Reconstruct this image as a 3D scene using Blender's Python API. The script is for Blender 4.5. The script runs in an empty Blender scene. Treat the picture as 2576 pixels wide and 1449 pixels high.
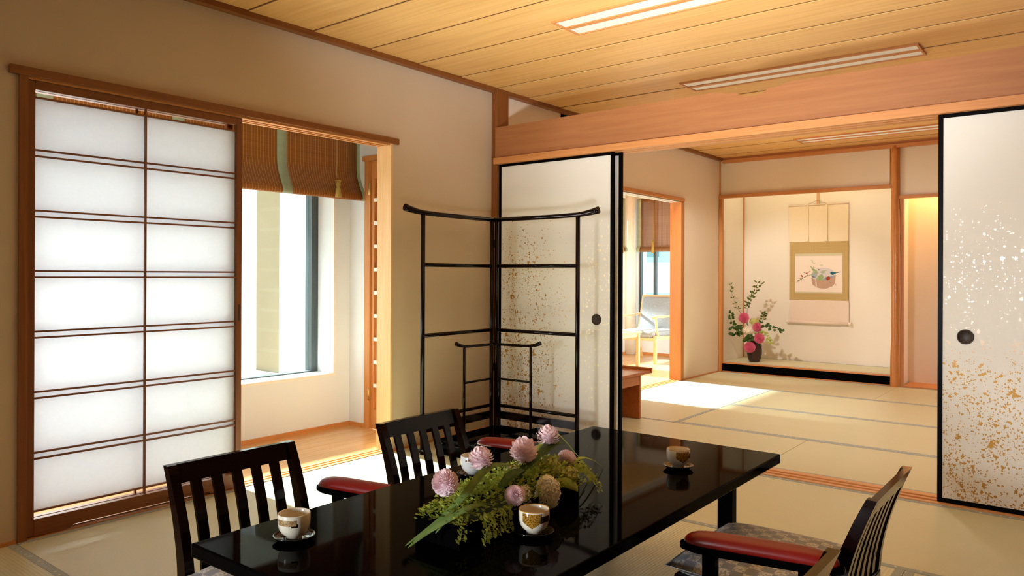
import bpy, bmesh, math, random
from mathutils import Vector, Matrix
PI = math.pi
sc = bpy.context.scene
COL = sc.collection

# ------------------------------------------------------------------ helpers
def lin(h):
    h = h.lstrip('#'); v = [int(h[i:i+2], 16)/255 for i in (0, 2, 4)]
    return tuple((x/12.92 if x <= .04045 else ((x+.055)/1.055)**2.4) for x in v) + (1,)

class NT:
    """small node-tree helper"""
    def __init__(s, name):
        s.m = bpy.data.materials.new(name); s.m.use_nodes = True
        s.t = s.m.node_tree; s.t.nodes.clear()
        s.out = s.t.nodes.new('ShaderNodeOutputMaterial')
    def n(s, kind, **kw):
        nd = s.t.nodes.new('ShaderNode'+kind)
        for k, v in kw.items():
            if hasattr(nd, k) and k not in nd.inputs.keys(): setattr(nd, k, v)
            else: s.set(nd, k, v)
        return nd
    def set(s, nd, k, v):
        i = nd.inputs[k]
        if isinstance(v, bpy.types.NodeSocket): s.t.links.new(v, i)
        else: i.default_value = v
    def math(s, op, a, b=None, c=None, clamp=False):
        nd = s.t.nodes.new('ShaderNodeMath'); nd.operation = op; nd.use_clamp = clamp
        for i, v in enumerate((a, b, c)):
            if v is None: continue
            if isinstance(v, bpy.types.NodeSocket): s.t.links.new(v, nd.inputs[i])
            else: nd.inputs[i].default_value = v
        return nd.outputs[0]
    def mix(s, f, a, b, blend='MIX'):
        nd = s.t.nodes.new('ShaderNodeMix'); nd.data_type = 'RGBA'; nd.blend_type = blend
        for idx, v in ((0, f), (6, a), (7, b)):
            if isinstance(v, bpy.types.NodeSocket): s.t.links.new(v, nd.inputs[idx])
            else: nd.inputs[idx].default_value = v
        return nd.outputs[2]
    def ramp(s, f, stops, interp='LINEAR'):
        nd = s.t.nodes.new('ShaderNodeValToRGB'); cr = nd.color_ramp; cr.interpolation = interp
        while len(cr.elements) < len(stops): cr.elements.new(.5)
        for e, (p, c) in zip(cr.elements, stops):
            e.position = p; e.color = c if len(c) == 4 else tuple(c)+(1,)
        s.t.links.new(f, nd.inputs[0]); return nd.outputs[0]
    def obj(s, scale=(1, 1, 1), loc=(0, 0, 0)):
        tc = s.t.nodes.new('ShaderNodeTexCoord'); mp = s.t.nodes.new('ShaderNodeMapping')
        mp.inputs['Scale'].default_value = scale; mp.inputs['Location'].default_value = loc
        s.t.links.new(tc.outputs['Object'], mp.inputs[0]); return mp.outputs[0]
    def xyz(s, vec=None):
        nd = s.t.nodes.new('ShaderNodeSeparateXYZ'); s.t.links.new(vec if vec is not None else s.obj(), nd.inputs[0])
        return nd.outputs
    def comb(s, x, y, z):
        nd = s.t.nodes.new('ShaderNodeCombineXYZ')
        for i, v in enumerate((x, y, z)):
            if isinstance(v, bpy.types.NodeSocket): s.t.links.new(v, nd.inputs[i])
            else: nd.inputs[i].default_value = v
        return nd.outputs[0]
    def noise(s, vec, scale, detail=3, rough=.5, dist=0):
        return s.n('TexNoise', Vector=vec, Scale=scale, Detail=detail, Roughness=rough, Distortion=dist).outputs[0]
    def bump(s, h, strength=.3, dist=.002):
        return s.n('Bump', Height=h, Strength=strength, Distance=dist).outputs[0]
    def pbr(s, color, rough=.5, normal=None, spec=.5, metal=0, coat=0, sheen=0):
        p = s.n('BsdfPrincipled'); s.set(p, 'Base Color', color); s.set(p, 'Roughness', rough)
        s.set(p, 'Specular IOR Level', spec); s.set(p, 'Metallic', metal); s.set(p, 'Coat Weight', coat)
        s.set(p, 'Sheen Weight', sheen)
        if normal is not None: s.set(p, 'Normal', normal)
        return p.outputs[0]
    def done(s, sh):
        s.t.links.new(sh, s.out.inputs[0]); return s.m

def flat(name, h, rough=.5, spec=.5, metal=0, coat=0, var=.06, nscale=30):
    t = NT(name); c = lin(h)
    d = tuple(x*(1-var) for x in c[:3])+(1,); e = tuple(min(1, x*(1+var)) for x in c[:3])+(1,)
    col = t.mix(t.noise(t.obj(), nscale), d, e)
    return t.done(t.pbr(col, rough, None, spec, metal, coat))

def wood(name, c1, c2, axis='y', rough=.45, coat=0, fine=1.0, spec=.4):
    t = NT(name)
    sc_ = {'x': (1.2, 26, 26), 'y': (26, 1.2, 26), 'z': (26, 26, 1.2)}[axis]
    v = t.obj(sc_)
    n1 = t.noise(v, 1.6*fine, 4, .6, .6); n2 = t.noise(v, 7*fine, 2, .5)
    f = t.math('ADD', t.math('MULTIPLY', n1, .7), t.math('MULTIPLY', n2, .3))
    col = t.ramp(f, [(.32, lin(c2)), (.66, lin(c1))])
    return t.done(t.pbr(col, rough, t.bump(n2, .06, .001), spec, 0, coat))

def plaster(name, h, h2):
    t = NT(name); v = t.obj()
    col = t.mix(t.noise(v, 2.2, 3), lin(h), lin(h2))
    return t.done(t.pbr(col, .9, t.bump(t.noise(v, 260, 3), .12, .001), .15))

# ------------------------------------------------------------------ geometry
def box(bm, x0, x1, y0, y1, z0, z1, bev=0, seg=2):
    vs = [bm.verts.new((x, y, z)) for x in (x0, x1) for y in (y0, y1) for z in (z0, z1)]
    fs = [bm.faces.new([vs[i] for i in q]) for q in
          ((0, 1, 3, 2), (4, 6, 7, 5), (0, 4, 5, 1), (2, 3, 7, 6), (0, 2, 6, 4), (1, 5, 7, 3))]
    if bev:
        es = list({e for f in fs for e in f.edges})
        bmesh.ops.bevel(bm, geom=es, offset=bev, segments=seg, profile=.5, affect='EDGES')
    return vs

def tube(bm, pts, r, n=10, caps=True, squash=None):
    """tube along points; r number or list; squash=(a,b) scales the two cross axes"""
    pts = [Vector(p) for p in pts]; k = len(pts)
    rs = r if isinstance(r, (list, tuple)) else [r]*k
    rings = []; up0 = None
    for i, p in enumerate(pts):
        d = (pts[min(i+1, k-1)]-pts[max(i-1, 0)]).normalized()
        if up0 is None:
            up0 = Vector((0, 0, 1)) if abs(d.z) < .9 else Vector((0, 1, 0))
        a = d.cross(up0).normalized(); b = a.cross(d).normalized(); up0 = b
        sa, sb = squash if squash else (1, 1)
        rings.append([bm.verts.new(p + a*(math.cos(2*PI*j/n)*rs[i]*sa) + b*(math.sin(2*PI*j/n)*rs[i]*sb)) for j in range(n)])
    for i in range(k-1):
        for j in range(n):
            f = bm.faces.new((rings[i][j], rings[i][(j+1) % n], rings[i+1][(j+1) % n], rings[i+1][j])); f.smooth = True
    if caps:
        bm.faces.new(rings[0][::-1]); bm.faces.new(rings[-1])

def lathe(bm, prof, n=32, c=(0, 0, 0), sx=1, sy=1, close=False):
    rings = []
    for r, z in prof:
        rings.append([bm.verts.new((c[0]+max(r, 1e-5)*sx*math.cos(2*PI*j/n), c[1]+max(r, 1e-5)*sy*math.sin(2*PI*j/n), c[2]+z)) for j in range(n)])
    for i in range(len(rings)-1):
        for j in range(n):
            f = bm.faces.new((rings[i][j], rings[i][(j+1) % n], rings[i+1][(j+1) % n], rings[i+1][j])); f.smooth = True
    if close: bm.faces.new(rings[-1]); bm.faces.new(rings[0][::-1])

def prism(bm, pts2, axis, a0, a1):
    """extrude a 2D outline along an axis; pts2 = (u,v) in the other two axes in xyz order"""
    def mk(u, v, a):
        return {'x': (a, u, v), 'y': (u, a, v), 'z': (u, v, a)}[axis]
    A = [bm.verts.new(mk(u, v, a0)) for u, v in pts2]; B = [bm.verts.new(mk(u, v, a1)) for u, v in pts2]
    n = len(pts2)
    for i in range(n): bm.faces.new((A[i], A[(i+1) % n], B[(i+1) % n], B[i]))
    bm.faces.new(A[::-1]); bm.faces.new(B)

def ribbon(bm, pts, w, normal=(0, 0, 1), fold=0.0, thick=0):
    """leaf strip along points with widths w (list), folded by `fold` along the midrib"""
    pts = [Vector(p) for p in pts]; k = len(pts); rows = []
    for i, p in enumerate(pts):
        d = (pts[min(i+1, k-1)]-pts[max(i-1, 0)]).normalized()
        s = d.cross(Vector(normal)); s = s.normalized() if s.length > 1e-6 else Vector((1, 0, 0))
        u = s.cross(d).normalized()
        rows.append([bm.verts.new(p - s*w[i] + u*fold*w[i]), bm.verts.new(p), bm.verts.new(p + s*w[i] + u*fold*w[i])])
    for i in range(k-1):
        for j in (0, 1):
            f = bm.faces.new((rows[i][j], rows[i][j+1], rows[i+1][j+1], rows[i+1][j])); f.smooth = True

def spline(pts, m=6):
    pts = [Vector(p) for p in pts]; out = []
    for i in range(len(pts)-1):
        p0, p1, p2, p3 = pts[max(i-1, 0)], pts[i], pts[i+1], pts[min(i+2, len(pts)-1)]
        for j in range(m):
            t = j/m
            out.append(.5*((2*p1)+(p2-p0)*t+(2*p0-5*p1+4*p2-p3)*t*t+(3*p1-p0-3*p2+p3)*t**3))
    out.append(pts[-1]); return out

def BM(): return bmesh.new()

def obj(name, bm, mat, parent=None, world=True, smooth=False, solid=0):
    """link one mesh object; geometry given in world coordinates unless world=False"""
    if parent is not None and world:
        p = parent; off = Vector((0, 0, 0))
        while p is not None: off += Vector(p.location); p = p.parent
        bmesh.ops.translate(bm, verts=bm.verts, vec=-off)
    bmesh.ops.recalc_face_normals(bm, faces=bm.faces)
    me = bpy.data.meshes.new(name); bm.to_mesh(me); bm.free()
    mats = mat if isinstance(mat, (list, tuple)) else [mat]
    for m in mats: me.materials.append(m)
    if smooth: me.polygons.foreach_set('use_smooth', [True]*len(me.polygons))
    o = bpy.data.objects.new(name, me); COL.objects.link(o)
    if parent is not None: o.parent = parent
    if solid:
        md = o.modifiers.new('thickness', 'SOLIDIFY'); md.thickness = solid; md.offset = 0
    return o

def thing(name, label, cat, loc=(0, 0, 0), rz=0, group=None):
    o = bpy.data.objects.new(name, None); COL.objects.link(o); o.empty_display_size = .1
    o.location = loc; o.rotation_euler = (0, 0, rz); o['label'] = label; o['category'] = cat
    if group: o['group'] = group
    return o

def tag(o, label, cat, group=None):
    o['label'] = label; o['category'] = cat
    if group: o['group'] = group
    return o

def struct(name, bm, mat, label=None, parent=None):
    o = obj(name, bm, mat, parent)
    if parent is None: o['kind'] = 'structure'
    if label: o['label'] = label; o['category'] = name.split('_')[0]
    return o

def dup(root, loc, rz, label):
    r = root.copy(); COL.objects.link(r); r.location = loc; r.rotation_euler = (0, 0, rz); r['label'] = label
    for ch in list(root.children):
        c = ch.copy(); COL.objects.link(c); c.parent = r
        for g in ch.children:
            d = g.copy(); COL.objects.link(d); d.parent = c
    return r

# ------------------------------------------------------------------ materials
M = {}
M['hinoki_y'] = wood('hinoki_along_y', '#d08d50', '#b97639', 'y')
M['hinoki_x'] = wood('hinoki_along_x', '#d28e54', '#bd783f', 'x')
M['hinoki_z'] = wood('hinoki_upright', '#d08d50', '#b97639', 'z')
M['shoji_wood_z'] = wood('shoji_frame_upright', '#854a20', '#6d3812', 'z')
M['shoji_wood_y'] = wood('shoji_frame_rail', '#854a20', '#6d3812', 'y')
M['casing_y'] = wood('shaded_hinoki_along_y', '#8f5426', '#774014', 'y')  # the same hinoki, darkened to paint in its backlit shade
M['casing_z'] = wood('shaded_hinoki_upright', '#8f5426', '#774014', 'z')  # upright version of the hinoki with its shade painted in
M['gap_shade'] = wood('ceiling_gap_shade', '#6f3f18', '#5a3010', 'x')
M['ranma'] = wood('carved_board_wood', '#a86d40', '#995f35', 'x', .5, 0, .7)
M['jamb_z'] = wood('lit_jamb_hinoki', '#e6bd88', '#d8a86d', 'z')  # hinoki lightened: daylight on the reveal painted into the colour
M['jamb_deep'] = wood('deep_orange_jamb_wood', '#b9763c', '#a9652e', 'z')
M['sill_x'] = wood('pale_sill_wood', '#e3aa72', '#d39659', 'x', .4)
M['log'] = wood('alcove_post_wood', '#cf8846', '#b06a2c', 'z', .35, .15, .6)
M['beech_y'] = wood('beech', '#d9b384', '#cca26e', 'y', .4)
M['desk'] = wood('desk_wood', '#c77b45', '#b5662f', 'y', .3, .2)
M['floorwood'] = None
M['plaster'] = plaster('beige_plaster', '#e9d9c4', '#e2d0b9')
M['plaster_shaded'] = plaster('shade_darkened_plaster', '#cfb99f', '#c6af93')  # same plaster as the far wall, its shade put into the colour
M['plaster_cool'] = plaster('cool_white_plaster', '#e9edf0', '#e3e7ea')
M['panel'] = wood('bounce_damping_wall', '#7a5334', '#5f3d24', 'z')
M['plaster_white'] = plaster('cream_plaster', '#f1ebe2', '#ece5da')
M['white'] = flat('white_painted_trim', '#efebe2', .5)
M['track'] = flat('grey_beige_track', '#a89c8c', .5)
M['lacquer'] = flat('black_lacquer', '#060506', .04, .012, 0, 0, .1)
M['lacquer_red'] = flat('dark_red_black_lacquer', '#120607', .09, .2, 0, 0, .15)
M['saucer'] = flat('polished_saucer_lacquer', '#0a0707', .06, .6)
M['frame_black'] = flat('black_lacquered_frame', '#0a0607', .3, .03, 0, 0, .1)
M['bronze'] = flat('dark_bronze', '#35261d', .5, .4, 0)
M['grey_alu'] = flat('grey_window_metal', '#4b5355', .4, .5, .3)
M['brass'] = flat('pale_brass', '#d8b878', .3, .5, .9)
M['border'] = None

def mk_floorwood():
    t = NT('veranda_floorboards'); v = t.obj((14, 1.0, 1)); p = t.xyz()
    plank = t.math('FLOOR', t.math('MULTIPLY', p[0], 11))
    v2 = t.comb(t.math('MULTIPLY', p[0], 14), t.math('ADD', p[1], t.math('MULTIPLY', plank, 3.7)), 0)
    n1 = t.noise(v2, 2.5, 4, .6, .4)
    col = t.ramp(n1, [(.3, lin('#c4905a')), (.7, lin('#d6a871'))])
    gap = t.math('LESS_THAN', t.math('FRACT', t.math('MULTIPLY', p[0], 11)), .03)
    col = t.mix(gap, col, lin('#a06a34'))
    return t.done(t.pbr(col, .25, None, .5, 0, .2))
M['floorwood'] = mk_floorwood()

def mk_ceiling():
    t = NT('cedar_ceiling_boards'); p = t.xyz()
    k = t.math('FLOOR', t.math('MULTIPLY', p[1], 2.6))
    x = t.math('ADD', t.math('MULTIPLY', p[0], .5), t.math('MULTIPLY', k, 5.3))
    y = t.math('MULTIPLY', p[1], 6)
    big = t.noise(t.comb(x, y, 0), .9, 2, .5)
    ring = t.math('SINE', t.math('ADD', t.math('MULTIPLY', y, 3.0), t.math('MULTIPLY', big, 46)))
    ring = t.math('POWER', t.math('MULTIPLY_ADD', ring, .5, .5), 4)
    fine = t.noise(t.comb(t.math('MULTIPLY', p[0], 1.4), t.math('MULTIPLY', p[1], 70), 0), 1.0, 2)
    base = t.ramp(fine, [(.2, lin('#d59f59')), (.8, lin('#e5b674'))])
    col = t.mix(t.math('MULTIPLY', ring, .2), base, lin('#b06f34'))
    return t.done(t.pbr(col, .42, t.bump(fine, .05, .001), .45))
M['ceiling'] = mk_ceiling()

def mk_tatami():
    t = NT('tatami_rush'); p = t.xyz()
    ph = t.math('MULTIPLY', p[1], 2*PI/.0125)
    wv = t.math('MULTIPLY_ADD', t.math('SINE', ph), .5, .5)
    weave = t.noise(t.obj((220, 90, 1)), 1.0, 2)
    big = t.noise(t.obj((.7, 5, 1)), 1.2, 3)
    col = t.mix(big, lin('#d9d8b3'), lin('#e1e0c1'))
    col = t.mix(t.math('MULTIPLY', t.math('SUBTRACT', 1, wv), .35), col, lin('#b7a672'))
    col = t.mix(t.math('MULTIPLY', weave, .2), col, lin('#c4b586'))
    h = t.math('ADD', wv, t.math('MULTIPLY', weave, .3))
    return t.done(t.pbr(col, .4, t.bump(h, .35, .0012), .65))
M['tatami'] = mk_tatami()

def mk_border():
    t = NT('grey_cloth_border'); p = t.xyz()
    v = t.comb(t.math('MULTIPLY', p[0], 26), t.math('MULTIPLY', p[1], 26), 0)
    vor = t.n('TexVoronoi', Vector=v, Scale=1.0, Randomness=.2).outputs[0]
    col = t.mix(t.math('LESS_THAN', vor, .16), lin('#aab0aa'), lin('#d8d6c8'))
    return t.done(t.pbr(col, .8, t.bump(t.noise(t.obj(), 400), .2, .001), .2))
M['border'] = mk_border()

def mk_shoji():
    t = NT('washi_paper'); v = t.obj()
    c = t.mix(t.noise(v, 60, 4), lin('#f3f5f8'), lin('#f8fafc'))
    d = t.n('BsdfDiffuse', Color=c).outputs[0]; tr = t.n('BsdfTranslucent', Color=c).outputs[0]
    mx = t.n('MixShader', Fac=.72); t.t.links.new(d, mx.inputs[1]); t.t.links.new(tr, mx.inputs[2])
    return t.done(mx.outputs[0])
M['washi'] = mk_shoji()

def mk_glass(name='window_glass', tint='#e4eceb'):
    t = NT(name)
    fr = t.n('Fresnel', IOR=1.22).outputs[0]
    tr = t.n('BsdfTransparent', Color=lin(tint)).outputs[0]; gl = t.n('BsdfGlossy', Roughness=.0, Color=(1, 1, 1, 1)).outputs[0]
    mx = t.n('MixShader'); t.t.links.new(fr, mx.inputs[0]); t.t.links.new(tr, mx.inputs[1]); t.t.links.new(gl, mx.inputs[2])
    return t.done(mx.outputs[0])
M['glass'] = mk_glass()

def mk_frost():
    t = NT('frosted_glass'); v = t.obj()
    c = t.mix(t.noise(v, 40), lin('#f2f6f6'), lin('#fafcfc'))
    tr = t.n('BsdfTranslucent', Color=c).outputs[0]; gl = t.n('BsdfGlossy', Roughness=.35, Color=(1, 1, 1, 1)).outputs[0]
    mx = t.n('MixShader', Fac=.06); t.t.links.new(tr, mx.inputs[1]); t.t.links.new(gl, mx.inputs[2])
    return t.done(mx.outputs[0])
M['frost'] = mk_frost()

def mk_blind(name, c1, c2, cs, axis, see):
    """bamboo slats with sewn vertical strings; axis = the horizontal axis of the blind"""
    t = NT(name); p = t.xyz(); u = p[0] if axis == 'x' else p[1]
    st = t.math('LESS_THAN', t.math('FRACT', t.math('MULTIPLY', u, 1/.0195)), .13)
    v = t.comb(t.math('MULTIPLY', u, 1.5), t.math('MULTIPLY', p[2], 330), 0)
    n = t.noise(v, 1.0, 2)
    col = t.ramp(n, [(.3, lin(c2)), (.7, lin(c1))])
    col = t.mix(t.math('MULTIPLY', st, .75), col, lin(cs))
    ps = t.pbr(col, .38, t.bump(n, .3, .001), .45)
    tl = t.n('BsdfTranslucent', Color=col).outputs[0]; tp = t.n('BsdfTransparent').outputs[0]
    m1 = t.n('MixShader', Fac=.25 if see > .1 else .07); t.t.links.new(ps, m1.inputs[1]); t.t.links.new(tl, m1.inputs[2])
    m2 = t.n('MixShader', Fac=see); t.t.links.new(m1.outputs[0], m2.inputs[1]); t.t.links.new(tp, m2.inputs[2])
    return t.done(m2.outputs[0])
M['blind'] = mk_blind('brown_bamboo_blind', '#9c5a1c', '#7c4310', '#c99650', 'y', .0)
M['blind_light_y'] = mk_blind('thin_bamboo_blind_y', '#a5764a', '#86562f', '#c79d6a', 'y', .2)
M['blind_light_x'] = mk_blind('thin_bamboo_blind_x', '#a5764a', '#86562f', '#c79d6a', 'x', .2)

def mk_cloth(name, a, b, rough=.75):
    t = NT(name); p = t.xyz()
    n = t.noise(t.obj((2, 2, 14)), 2.2, 2, .5, .5)
    return t.done(t.pbr(t.mix(n, lin(a), lin(b)), rough, None, .3, 0, 0, .1))
M['green_band'] = mk_cloth('sage_silk_band', '#8b9579', '#a3a98d')
M['tassel'] = flat('olive_gold_thread', '#a08440', .7, .3, 0, 0, .2, 90)

def mk_fusuma(name, gold, mode):
    """paper door with scattered metal-leaf flecks; flecks thin out upward"""
    t = NT(name); p = t.xyz(); v0 = t.obj()
    nz = t.n('TexNoise', Vector=v0, Scale=14.0, Detail=3.0)
    wob = t.mix(.5, v0, nz.outputs[1])
    def layer(scale, thr, seed, distort):
        d = t.n('VectorMath', operation='SCALE'); t.t.links.new(nz.outputs[1], d.inputs[0]); d.inputs['Scale'].default_value = distort
        ad = t.n('VectorMath', operation='ADD'); t.t.links.new(v0, ad.inputs[0]); t.t.links.new(d.outputs[0], ad.inputs[1])
        mp = t.n('Mapping'); t.t.links.new(ad.outputs[0], mp.inputs[0]); mp.inputs['Location'].default_value = (seed, 0, seed*.7)
        mp.inputs['Scale'].default_value = (1, .0, 1)
        vo = t.n('TexVoronoi', Vector=mp.outputs[0], Scale=scale); vo.distance = 'MANHATTAN'
        rnd = t.n('SeparateColor'); t.t.links.new(vo.outputs[1], rnd.inputs[0])
        return vo.outputs[0], rnd.outputs[0], thr
    z = p[2]
    patch = t.noise(t.obj((1, 0, 1), (3.1, 0, 1.7)), 6.0, 3, .6)
    # density rises toward the lower part, with a separate band of glint-whitened flecks higher up
    low = t.n('MapRange', Value=z); low.inputs[1].default_value = .98; low.inputs[2].default_value = .36; low.clamp = True
    band = t.math('SUBTRACT', 1, t.math('MULTIPLY', t.math('ABSOLUTE', t.math('SUBTRACT', z, 1.1)), 3.0), clamp=True)
    if mode == 'left':
        low = t.n('MapRange', Value=z); low.inputs[1].default_value = 1.45; low.inputs[2].default_value = .45; low.clamp = True
    lowv = low.outputs[0]
    dens = t.math('ADD', lowv, t.math('MULTIPLY', band, .35 if mode == 'right' else .25), clamp=True)
    if mode == 'left':
        ax = t.n('MapRange', Value=p[0]); ax.inputs[1].default_value = .12; ax.inputs[2].default_value = -.22; ax.clamp = True
        bx = t.n('MapRange', Value=p[0]); bx.inputs[1].default_value = .18; bx.inputs[2].default_value = .34; bx.clamp = True
        bz = t.math('SUBTRACT', 1, t.math('MULTIPLY', t.math('ABSOLUTE', t.math('SUBTRACT', z, 1.08)), 1.6), clamp=True)
        dens = t.math('MULTIPLY', dens, t.math('ADD', .22, t.math('ADD', t.math('MULTIPLY', ax.outputs[0], .8), t.math('MULTIPLY', t.math('MULTIPLY', bx.outputs[0], bz), 1.1))))
    pr_ = t.n('MapRange', Value=patch); pr_.inputs[1].default_value = .3; pr_.inputs[2].default_value = .62; pr_.clamp = True
    dens = t.math('MULTIPLY', dens, pr_.outputs[0])
    f_big, r_big, _ = layer(17, 0, 2.0, .08); f_mid, r_mid, _ = layer(44, 0, 5.0, .035); f_sm, r_sm, _ = layer(110, 0, 9.0, .012)
    nb = t.noise(v0, 75, 3, .7)
    def mask(f, r, base, amt):
        on = t.math('LESS_THAN', r, t.math('MULTIPLY', dens, amt))
        th = t.math('MULTIPLY', t.math('SUBTRACT', nb, .22), base*3.1)
        return t.math('MULTIPLY', on, t.math('LESS_THAN', f, th))
    m = t.math('MAXIMUM', t.math('MULTIPLY', mask(f_big, r_big, .42, .55), t.math('GREATER_THAN', lowv, .45)),
               t.math('MAXIMUM', mask(f_mid, r_mid, .45, .85), mask(f_sm, r_sm, .56, 1.1)))
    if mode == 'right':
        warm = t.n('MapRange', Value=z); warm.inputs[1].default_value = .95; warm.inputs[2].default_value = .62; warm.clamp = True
        leafc = t.mix(warm.outputs[0], lin('#fbf7f4'), lin(gold))  # upper gold leaf whitened: its reflected light is painted into the colour
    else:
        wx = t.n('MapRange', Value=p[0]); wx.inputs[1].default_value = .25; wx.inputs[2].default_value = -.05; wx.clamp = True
        leafc = t.mix(wx.outputs[0], lin('#fff1d2'), lin(gold))  # right-hand flecks go cream, the glint on the gold painted in
    paper = t.mix(t.noise(v0, 3, 2), lin('#ebe5dc'), lin('#e6dfd5'))
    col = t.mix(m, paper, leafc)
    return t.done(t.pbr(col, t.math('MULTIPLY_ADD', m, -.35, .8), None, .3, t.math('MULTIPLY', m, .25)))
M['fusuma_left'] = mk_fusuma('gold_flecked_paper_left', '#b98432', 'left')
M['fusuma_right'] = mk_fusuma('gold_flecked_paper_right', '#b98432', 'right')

def mk_check():
    t = NT('checked_brocade'); p = t.xyz()
    u = t.math('FLOOR', t.math('MULTIPLY', p[0], 1/.034)); v = t.math('FLOOR', t.math('MULTIPLY', p[1], 1/.034))
    ck = t.math('MODULO', t.math('ABSOLUTE', t.math('ADD', u, v)), 2)
    n = t.noise(t.obj(), 140, 3)
    a = t.mix(n, lin('#6d7284'), lin('#878b98')); b = t.mix(t.math('GREATER_THAN', n, .52), lin('#c9c6c0'), lin('#8f8f95'))
    col = t.mix(ck, a, b)
    return t.done(t.pbr(col, .45, t.bump(n, .25, .001), .5, 0, 0, .2))
M['check'] = mk_check()
def mk_leather():
    t = NT('red_leather'); n = t.noise(t.obj(), 320, 3)
    return t.done(t.pbr(t.mix(t.noise(t.obj(), 7), lin('#8a1712'), lin('#7a120f')), .33, t.bump(n, .06, .0006), .5))
M['leather'] = mk_leather()

def mk_cup(name, kind):
    t = NT(name); p = t.xyz()
    ang = t.math('ARCTAN2', p[1], p[0]); z = p[2]; n = t.noise(t.obj(), 420, 2)
    base = lin('#efe6d2') if kind != 'plain' else lin('#f1efec')
    col = base
    def band(a0, a1, z0, z1, slope=0.0):
        m = t.math('MULTIPLY', t.math('GREATER_THAN', ang, a0), t.math('LESS_THAN', ang, a1))
        zz = t.math('SUBTRACT', z, t.math('MULTIPLY', t.math('ABSOLUTE', t.math('SUBTRACT', ang, (a0+a1)/2)), slope))
        return t.math('MULTIPLY', m, t.math('MULTIPLY', t.math('GREATER_THAN', zz, z0), t.math('LESS_THAN', z, z1)))
    if kind == 'brown':
        pat = t.mix(t.math('GREATER_THAN', t.noise(t.obj(), 160, 1, .5, 1.5), .52), lin('#b89a72'), lin('#94734d'))
        col = t.mix(band(-.95, .45, .036, .0495), col, pat)
        col = t.mix(band(.1, .52, .0325, .0365), col, lin('#241a14'))
        col = t.mix(band(.42, .52, .0325, .041), col, lin('#241a14'))
    elif kind == 'gold':
        pat = t.mix(t.math('GREATER_THAN', n, .5), lin('#b98a35'), lin('#6d4a1a'))
        col = t.mix(band(-.8, .55, .018, .0545, .022), col, pat)
        col = t.mix(band(.45, 1.25, .033, .0475, -.006), col, t.mix(t.math('GREATER_THAN', n, .55), lin('#1b1512'), lin('#4a3a2a')))
        col = t.mix(t.math('GREATER_THAN', z, .0565), col, lin('#c99a45'))
    else:
        col = t.mix(band(-.5, .9, .045, .052), col, lin('#7a5638'))
    return t.done(t.pbr(col, .18, None, .5, 0, .3))
M['cup_brown'] = mk_cup('teacup_brown_pattern', 'brown'); M['cup_gold'] = mk_cup('teacup_gold_pattern', 'gold'); M['cup_plain'] = mk_cup('teacup_white', 'plain')

def mk_petal(name, a, b, tr=.25):
    t = NT(name); n = t.noise(t.obj(), 55, 2); c = t.mix(n, lin(a), lin(b))
    d = t.pbr(c, .6, None, .25); l = t.n('BsdfTranslucent', Color=c).outputs[0]
    mx = t.n('MixShader', Fac=tr); t.t.links.new(d, mx.inputs[1]); t.t.links.new(l, mx.inputs[2])
    return t.done(mx.outputs[0])
M['pink'] = mk_petal('pale_pink_petal', '#f8dde4', '#fff3f6')
M['dahlia'] = mk_petal('strong_pink_petal', '#e8739f', '#f6a6c4')
M['cream'] = mk_petal('cream_petal', '#faf3dd', '#fffaf0')
M['lime'] = mk_petal('lime_petal', '#c9cc72', '#dfdc9c')
M['fern'] = mk_petal('fern_green', '#9db347', '#c9d36a', .35)
M['leaf'] = mk_petal('blade_green', '#5f7f38', '#93a962', .3)
M['darkleaf'] = mk_petal('dark_green_leaf', '#2d4a1f', '#52702f', .25)
M['oliveleaf'] = mk_petal('olive_branch_leaf', '#4f5f2a', '#6f7a38', .25)
M['moss'] = flat('dark_floral_foam', '#1f2a14', .9)
M['twig'] = flat('brown_twig', '#6b4a2c', .7)
M['pot'] = flat('dark_stoneware', '#3a2622', .45, .4, 0, 0, .3, 14)

# ------------------------------------------------------------------ camera
cam_d = bpy.data.cameras.new('camera'); cam = bpy.data.objects.new('camera', cam_d); COL.objects.link(cam)
sc.camera = cam
cam_d.sensor_width = 36; cam_d.lens = 1888/2576*36; cam_d.shift_y = (691-724.5)/2576
cam_d.clip_start = .02; cam_d.clip_end = 200
yaw, roll = math.radians(38.267), math.radians(.232)
fwd = Vector((-math.sin(yaw), math.cos(yaw), 0)); rt = Vector((math.cos(yaw), math.sin(yaw), 0)); up = Vector((0, 0, 1))
r2 = rt*math.cos(roll)+up*math.sin(roll); u2 = r2.cross(fwd)
mat = Matrix((r2, u2, -fwd)).transposed().to_4x4(); mat.translation = (3.313, 0, 1.05); cam.matrix_world = mat

# ------------------------------------------------------------------ THE SETTING
CZ = 2.33
def cut_wall_x(bm, x0, x1, ya, yb, z0, z1, holes):
    """wall slab lying in a plane of constant x, with rectangular holes (y0,y1,z0,z1) sorted along y"""
    y = ya
    for (h0, h1, k0, k1) in holes:
        if h0 > y: box(bm, x0, x1, y, h0, z0, z1)
        if k0 > z0: box(bm, x0, x1, h0, h1, z0, k0)
        if k1 < z1: box(bm, x0, x1, h0, h1, k1, z1)
        y = h1
    if y < yb: box(bm, x0, x1, y, yb, z0, z1)
def cut_wall_y(bm, y0, y1, xa, xb, z0, z1, holes):
    x = xa
    for (h0, h1, k0, k1) in holes:
        if h0 > x: box(bm, x, h0, y0, y1, z0, z1)
        if k0 > z0: box(bm, h0, h1, y0, y1, z0, k0)
        if k1 < z1: box(bm, h0, h1, y0, y1, k1, z1)
        x = h1
    if x < xb: box(bm, x, xb, y0, y1, z0, z1)

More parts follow.
